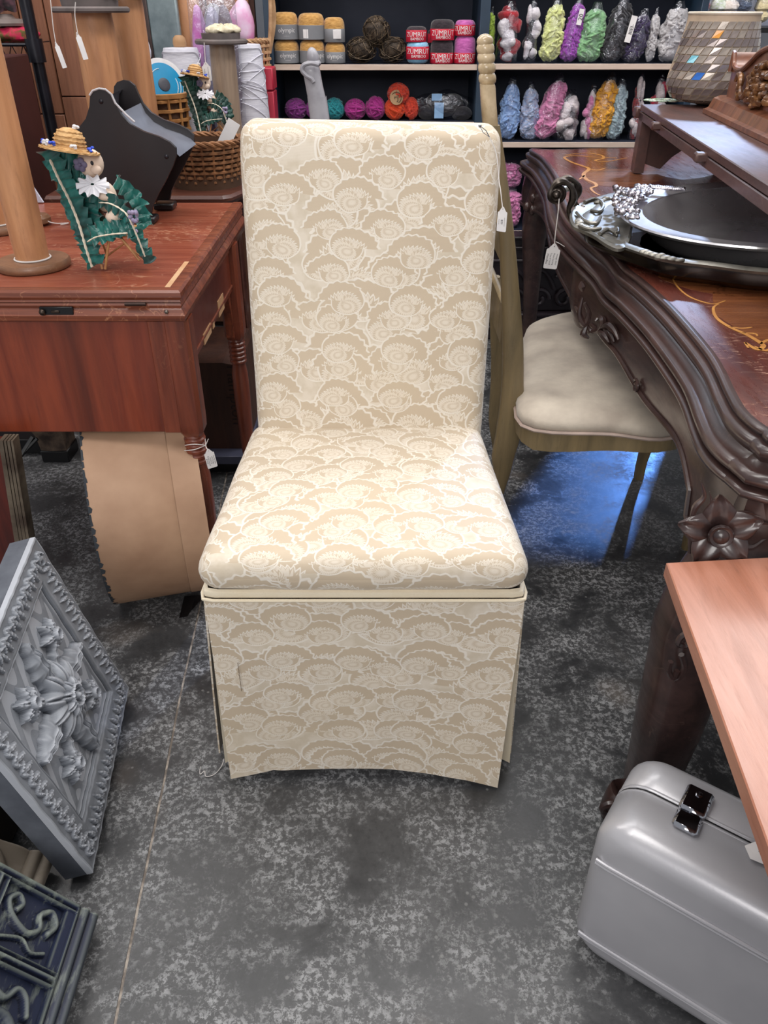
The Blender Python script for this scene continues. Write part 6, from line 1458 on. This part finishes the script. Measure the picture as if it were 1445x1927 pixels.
# slate picture parcel
sp_ = thing('grey_parcel', 'flat slate grey wrapped panel standing upright at the back left', 'panel', (at(307, 40, 3.1).x, 3.12, zT2))
M().box((0, 0, .27), (.10, .03, .54), .006).build('panel', mat('#7f8d90', .35, col2='#58666b', ns=12, bs=.5, bsc=20, name='slate_wrap'), sp_, local=True); M().box((-.058, 0, .27), (.018, .035, .54), .003).build('dark_edge', mat('#3c2a26', .5, name='dark_wood_edge'), sp_, local=True)
# ---------------------------------------------------------------- timber wall behind, wire rack, cupboard side
PLK = wood('#a06d52', '#7c4f3b', (14, 14, 1.0), .5, .3, '#b58a70', .1, name='timber_board', dark='#4a2a20')
wl = struct(M().box((-1.25, 3.42, 1.0), (1.55, .03, 2.2)).build('wall_left', mat('#4a2d24', .7, name='timber_backing'), smooth=False))
x = -2.0; rnd = random.Random(11); zj = at(100, 200, 3.4).z
while x < -.5:
    w_ = rnd.uniform(.085, .14); x1 = min(x+w_, -.49); j = zj+rnd.uniform(-.05, .05)
    for z0, z1 in ((.02, j-.002), (j+.002, 2.08)): M().box(((x+x1)/2, 3.395+rnd.uniform(-.004, .002), (z0+z1)/2), (x1-x-.004, .02, z1-z0), .002).build('plank', PLK, wl)
    x = x1
t = thing('maroon_cupboard', 'tall dark maroon cupboard side panel standing at the far left', 'cupboard', (-1.5, 2.75, 0))
a, b = at(-200, 100, 2.7), at(95, 368, 2.7); xr_ = at(40, 110, 2.7)
zc_p = at(30, 113, 2.66).z; M().box((-1.50, 2.85, zc_p/2), (.62, .35, zc_p), .004).build('body', mat('#43201f', .45, col2='#371918', ns=4, name='maroon_paint'), t); M().box((-1.50, 2.66, zc_p/2), (.56, .02, zc_p-.04), .004).build('side_panel', mat('#4a2423', .4, col2='#3a1a1a', ns=4, name='maroon_paint_b'), t)
wr = thing('wire_rack', 'black wire shelving rack with round post, upper left corner', 'rack', (-1.1, 2.1, 0))
BLM = mat('#16161c', .3, .4, col2='#22222b', name='black_wire')
pt = [at(47, 0, 2.15), at(68, 100, 2.15), at(92, 240, 2.15)]
xp = at(70, 110, 3.13).x
M().tube([(xp, 3.13, 0.0), (xp, 3.13, 1.6)], .021, 12).build('post', BLM, wr)
xc, yc = xp, 3.13
zs_ = at(70, 92, yc).z; M().lathe([(.022, zs_-.04), (.029, zs_-.04), (.029, zs_+.03), (.022, zs_+.03)], (xc, yc, 0), 20).build('collar', BLM, wr)
g = M(); x_l = xc-.6
g.tube([(xc, yc, zs_+.012), (x_l, yc, zs_+.012)], .006, 6).tube([(xc, yc, zs_-.035), (x_l, yc, zs_-.035)], .006, 6)
P = [(xc-.02-.02*k, yc, zs_+(.012 if k % 2 else -.035)) for k in range(28)]; g.tube(P, .0035, 5)
for k in range(14): g.tube([(xc-.02-.04*k, yc, zs_+.016), (xc-.02-.04*k, yc+.2, zs_+.016)], .002, 5)
g.build('wire_shelf', BLM, wr)
M().tube([(x_l, yc, 0), (x_l, yc, 1.5)], .015, 12).build('post', BLM, wr); pass; M().tube([(x_l, yc+.2, 0), (x_l, yc+.2, 1.5)], .015, 12).build('post', BLM, wr)
p = at(22, 75, 3.2); o = M().ell((p.x, 3.22, zs_+.042), (.085, .06, .024), 24, 12, .4, 30).build('floral_cloth', mat('#d42b57', .7, col2='#5d5a2a', ns=22, lo=.5, hi=.62, name='rose_print')); tag(o, 'crumpled pink and olive printed cloth on the wire rack shelf', 'cloth')
o = M().lathe([(0, 0), (.06, 0), (.064, .008), (.06, .02), (.03, .022), (.02, .035), (0, .036)], (p.x-.01, 3.22, zs_+.066), 32).build('round_lid', mat('#8d7f7a', .5, name='taupe_lid')); tag(o, 'taupe round lid resting on the pink cloth, wire rack shelf', 'lid')
o = M().ell((p.x-.02, 3.22, zs_+.17), (.06, .05, .07), 18, 12, .5, 40).build('dark_bundle', mat('#2b2a2c', .6, col2='#6e4a55', ns=40, name='dark_floral')); tag(o, 'dark floral bundle above the taupe lid, upper left corner', 'bundle')
# white paper board behind foreground bobbin
a, b, c_, d_ = at(15, 262, 2.16), at(80, 372, 2.16), at(40, 378, 2.16), at(-30, 378, 2.16)
zt_ = zT2; ps = [at(10, 262, 2.2), at(78, 366, 2.2), at(-40, 366, 2.2), at(-40, 200, 2.2)]; q0_ = min(p.z for p in ps)
pb2 = quadprism([p+Vector((0, 0, TZ+.001-q0_)) for p in ps], (0, .006, 0), 'white_board', mat('#cfd3e2', .6, col2='#bfc4d6', ns=4, name='white_board_paper'), None); tag(pb2, 'pale blue-white board leaning behind the foreground bobbin', 'board')
# ---------------------------------------------------------------- ribbon dolls
TEALR = mat('#0f6b62', .3, col2='#083f3d', ns=18, name='teal_satin', sheen=.4); TEALR2 = mat('#0d4a3f', .35, col2='#062a26', ns=18, name='dark_green_satin', sheen=.4)
BRAID = mat('#d9cdb8', .6, name='cream_braid'); STRAW = mat('#d9b079', .6, col2='#b98c55', ns=60, st=(1, 1, 4), bs=.8, bsc=90, name='straw'); SKIN = mat('#e0cbb8', .6, col2='#d3b9a5', ns=10, name='cream_cloth_skin'); LACEW = mat('#eeedf2', .6, name='white_organza'); LILAC = mat('#a59bb5', .6, col2='#7d7292', ns=30, name='lilac'); BLUF = mat('#2a53d6', .4, name='blue_bloom'); CANE = mat('#b98452', .5, col2='#8b5d36', ns=30, name='cane')
def ruffle(g, P, w_, amp, freq, up=(0, -1, 0), seed=0):
    P = smoothpts(P, 10); n = len(P); V = []; up = Vector(up); s_ = 0
    for i in range(n):
        d = (P[min(n-1, i+1)]-P[max(0, i-1)]).normalized(); side = d.cross(up).normalized(); nn = side.cross(d).normalized()
        if i: s_ += (P[i]-P[i-1]).length
        for k in range(5):
            f = (k/4-.5)*2; wob = math.sin(s_*freq+f*.7+seed)+.5*math.sin(s_*freq*1.7+seed)
            V.append(P[i]+side*(f*w_*(1.35+.3*math.sin(s_*freq*.8+f)))+nn*(amp*wob*(.35+abs(f)))+d*(amp*.8*math.cos(s_*freq+f*2)))
    g.add(V, [(5*i+k, 5*i+k+1, 5*i+k+6, 5*i+k+5) for i in range(n-1) for k in range(4)])
def braid(g, P, r):
    P = smoothpts(P, 10); s_ = 0; rs = []
    for i in range(len(P)):
        if i: s_ += (P[i]-P[i-1]).length
        rs.append(r*(.55+.55*abs(math.sin(s_*260))))
    g.tube(P, rs, 6, flat=.5)
def doll(px, y, k, label, mr, tl, front=False):
    """px maps reference-pixel offsets at depth y to space; k scales, zb base"""
    Q = lambda u, v, dy=0: Vector((px[0]+(u-215)*k, y+dy, px[1]-(v-510)*k))
    t = thing('ribbon_doll', label, 'doll', (px[0], y, px[1]))
    g = M()
    ruffle(g, [Q(128, 300, .02), Q(143, 340, .01), Q(160, 380), Q(174, 440, -.01), Q(182, 480, -.015), Q(188, 502, -.02)], 14*k, 4*k, 2.2/k/6, seed=1)
    ruffle(g, [Q(150, 305, .04), Q(168, 345, .03), Q(185, 378, .02), Q(185, 420, .01), Q(190, 440, 0)], 14*k, 5*k, 2.0/k/6, seed=2)
    ruffle(g, [Q(190, 375, .01), Q(215, 385, 0), Q(240, 392, -.01), Q(262, 405, -.02), Q(272, 425, -.02)], 11*k, 5*k, 2.3/k/6, seed=3)
    ruffle(g, [Q(225, 362, .06), Q(245, 372, .05), Q(265, 392, .04), Q(278, 412, .03), Q(284, 440, .02)], 10*k, 5*k, 2.3/k/6, seed=4)
    ruffle(g, [Q(186, 446, -.02), Q(210, 438, -.02), Q(240, 432, -.02), Q(268, 430, -.02)], 13*k, 5*k, 2.6/k/6, seed=5)
    ruffle(g, [Q(272, 428, -.02), Q(278, 450, -.02), Q(284, 475, -.02), Q(292, 494, -.02)], 9*k, 4*k, 2.2/k/6, seed=6)
    ruffle(g, [Q(140, 370, .02), Q(152, 420, .01), Q(168, 470, 0), Q(182, 498, -.01)], 9*k, 4*k, 2.2/k/6, seed=7)
    for q_ in range(5): ruffle(g, [Q(136+q_*6, 318+q_*26, .025), Q(165+q_*5, 322+q_*27, .02), Q(190, 332+q_*26, .03)], 15*k, 5*k, 2.4/k/6, seed=10+q_)
    g.build('satin_ruffles', mr, t, ang=180)
    g = M(); braid(g, [Q(134, 316, .0), Q(147, 350, -.01), Q(160, 385, -.015), Q(170, 425, -.02), Q(178, 470, -.03), Q(184, 500, -.035)], 3*k); braid(g, [Q(186, 452, -.04), Q(205, 443, -.04), Q(235, 438, -.04), Q(264, 436, -.04)], 3.2*k); braid(g, [Q(212, 388, -.01), Q(235, 388, -.02), Q(258, 397, -.03), Q(270, 410, -.035), Q(280, 445, -.035), Q(288, 480, -.035)], 2.6*k)
    g.build('braid_trim', BRAID, t)
    for a, b in ((Q(219, 450, -.01), Q(203, 508, -.02)), (Q(240, 450, -.01), Q(272, 492, -.02)), (Q(268, 440, -.01), Q(284, 500, -.01)), (Q(186, 450, .0), Q(196, 509, -.015)), (Q(175, 450, .06), Q(185, 503, .06)), (Q(255, 450, .06), Q(268, 500, .06))): 
        o = M().tube([a, b], 2.6*k, 8).build('cane_leg', CANE, t)
    M().box(Q(226, 446, .02), (80*k, .075, 8*k), .003).build('cane_seat', CANE, t); M().tube([Q(186, 500, .0), Q(235, 470, .02), Q(278, 496, .0)], 2*k, 6).build('stretcher', CANE, t)
    M().loft([[Q(u, v, dy+.0), Q(u+32, v+4, dy+.02), Q(u+34, v+2, dy+.028), Q(u+2, v-2, dy+.01)] for u, v, dy in ((132, 300, .03), (156, 370, .02), (172, 440, .01))]).build('chair_back', mat('#5b3b2a', .7, name='dark_cane'), t)
    # doll body
    g = M(); g.ell(Q(212, 385, .03), (22*k, 20*k, 28*k), 20, 14).ell(Q(232, 415, -.002), (15*k, 18*k, 12*k), 16, 10, .1).ell(Q(224, 378, .0), (16*k, 12*k, 9*k), 16, 10)
    g.build('body', SKIN, t)
    hd = M().ell(Q(200, 325, .02), (23*k, 22*k, 25*k), 24, 16).ell(Q(214, 333, .0), (10*k, 9*k, 8*k), 14, 10).build('head', SKIN, t)
    M().ell(Q(209, 322, .0), (3*k, 2.2*k, 4*k), 10, 8).build('eye', BK, hd)
    g = M(); c_ = Q(188, 324, .0)
    for j in range(5): a = j*1.257; g.ell(c_+Vector((7*k*math.cos(a), -3*k, 7*k*math.sin(a))), (6*k, 2.5*k, 6*k), 10, 6)
    g.ell(c_+Vector((0, -5*k, 0)), (3*k, 3*k, 3*k), 8, 6)
    g.build('fabric_flower', mat('#4d4560', .6, col2='#6d6680', ns=30, name='slate_violet'), hd)
    g = M(); c_ = Q(206, 356, .0); V = []
    for i in range(73):
        a = 2*math.pi*i/72
        for j in range(4): rr = (3+8.5*j)*k; V.append(c_+Vector((rr*1.05*math.cos(a)+2*k*j/3*math.cos(a*9), -10*k-3*k*j/3*math.cos(a*13)+rr*.3*math.sin(a), rr*.55*math.sin(a)+3.2*k*j/3*math.sin(a*11)+(-3*k*j/3))))
    g.add(V, [(4*i+j, 4*i+j+1, 4*i+j+5, 4*i+j+4) for i in range(72) for j in range(3)]); g.build('lace_collar', LACEW, t, ang=180)
    hc_ = Q(174, 297, .0); T = Matrix.Translation(hc_) @ Matrix.Rotation(R(9), 4, 'Y') @ Matrix.Rotation(R(-7), 4, 'X')
    ht = M().lathe([(0, 34*k), (10*k, 33*k), (20*k, 28*k), (25*k, 18*k), (27*k, 6*k), (29*k, 1*k), (42*k, -1*k), (51*k, -3*k), (52*k, -4.5*k), (50*k, -5*k), (28*k, -2*k)], seg=44, T=T, caps=False, fn=lambda a, z: 1+.015*math.sin(a*20)).build('straw_hat', STRAW, t)
    g = M()
    for r_, z in ((27.5, 7), (26.5, 13), (24.5, 19.5), (20, 27), (45, -1), (50, -2.6), (38, 0)): g.tube([((r_+.8)*k*math.cos(a), (r_+.8)*k*math.sin(a), z*k+.6*k*math.sin(a*14)) for a in np.linspace(0, 6.283, 50)[:-1]], 1.3*k, 5, True, T=T)
    g.build('straw_braids', STRAW, ht)
    for mm, nm, sp in ((BLUF, 'blue_flowers', (-2.9, -2.0, -.35)), (LACEW, 'white_flowers', (-2.45, -1.1, -2.75))):
        g = M(); rnd = random.Random(3)
        for a in sp:
            for j in range(6): g.ell((42*k*math.cos(a)+rnd.uniform(-5, 5)*k, 42*k*math.sin(a)+rnd.uniform(-4, 4)*k, rnd.uniform(1, 8)*k), (3.2*k, 3.2*k, 2.4*k), 7, 5, T=T)
        if mm is LACEW:
            for j in range(4): g.ell(((8+rnd.uniform(-5, 5))*k, rnd.uniform(-4, 4)*k, (34+rnd.uniform(0, 4))*k), (4*k, 3*k, 3*k), 7, 5, T=T)
        g.build(nm, mm, ht, kind='stuff')
    g = M(); rnd = random.Random(9)
    for j in range(18): g.ell(Q(276+rnd.uniform(-7, 9), 418+rnd.uniform(-18, 20), -.03+rnd.uniform(-.006, .006)), (4*k, 3*k, 4*k), 8, 6)
    g.build('lilac_blossoms', LILAC, t, kind='stuff')
p = atz(215, 508, TZ); doll((at(215, 500, 1.585).x, TZ), 1.585, .00103, 'doll with straw hat in teal ruffled chair, on the scratched sewing table', TEALR, None)
q_ = at(395, 232, 2.72); 
doll((at(398, 232, 2.66).x, at(398, 262, 2.66).z), 2.66, .00082, 'smaller doll with straw hat and dark green ruffles, behind the wicker basket', TEALR2, None)
bx2 = M().box((at(395, 262, 2.66).x, 2.67, (zT2+at(398, 262, 2.66).z)/2), (.12, .13, at(398, 262, 2.66).z-zT2), .003).build('small_box', mat('#7a5a44', .6, name='tan_card_box')); tag(bx2, 'plain brown box under the smaller doll', 'box')
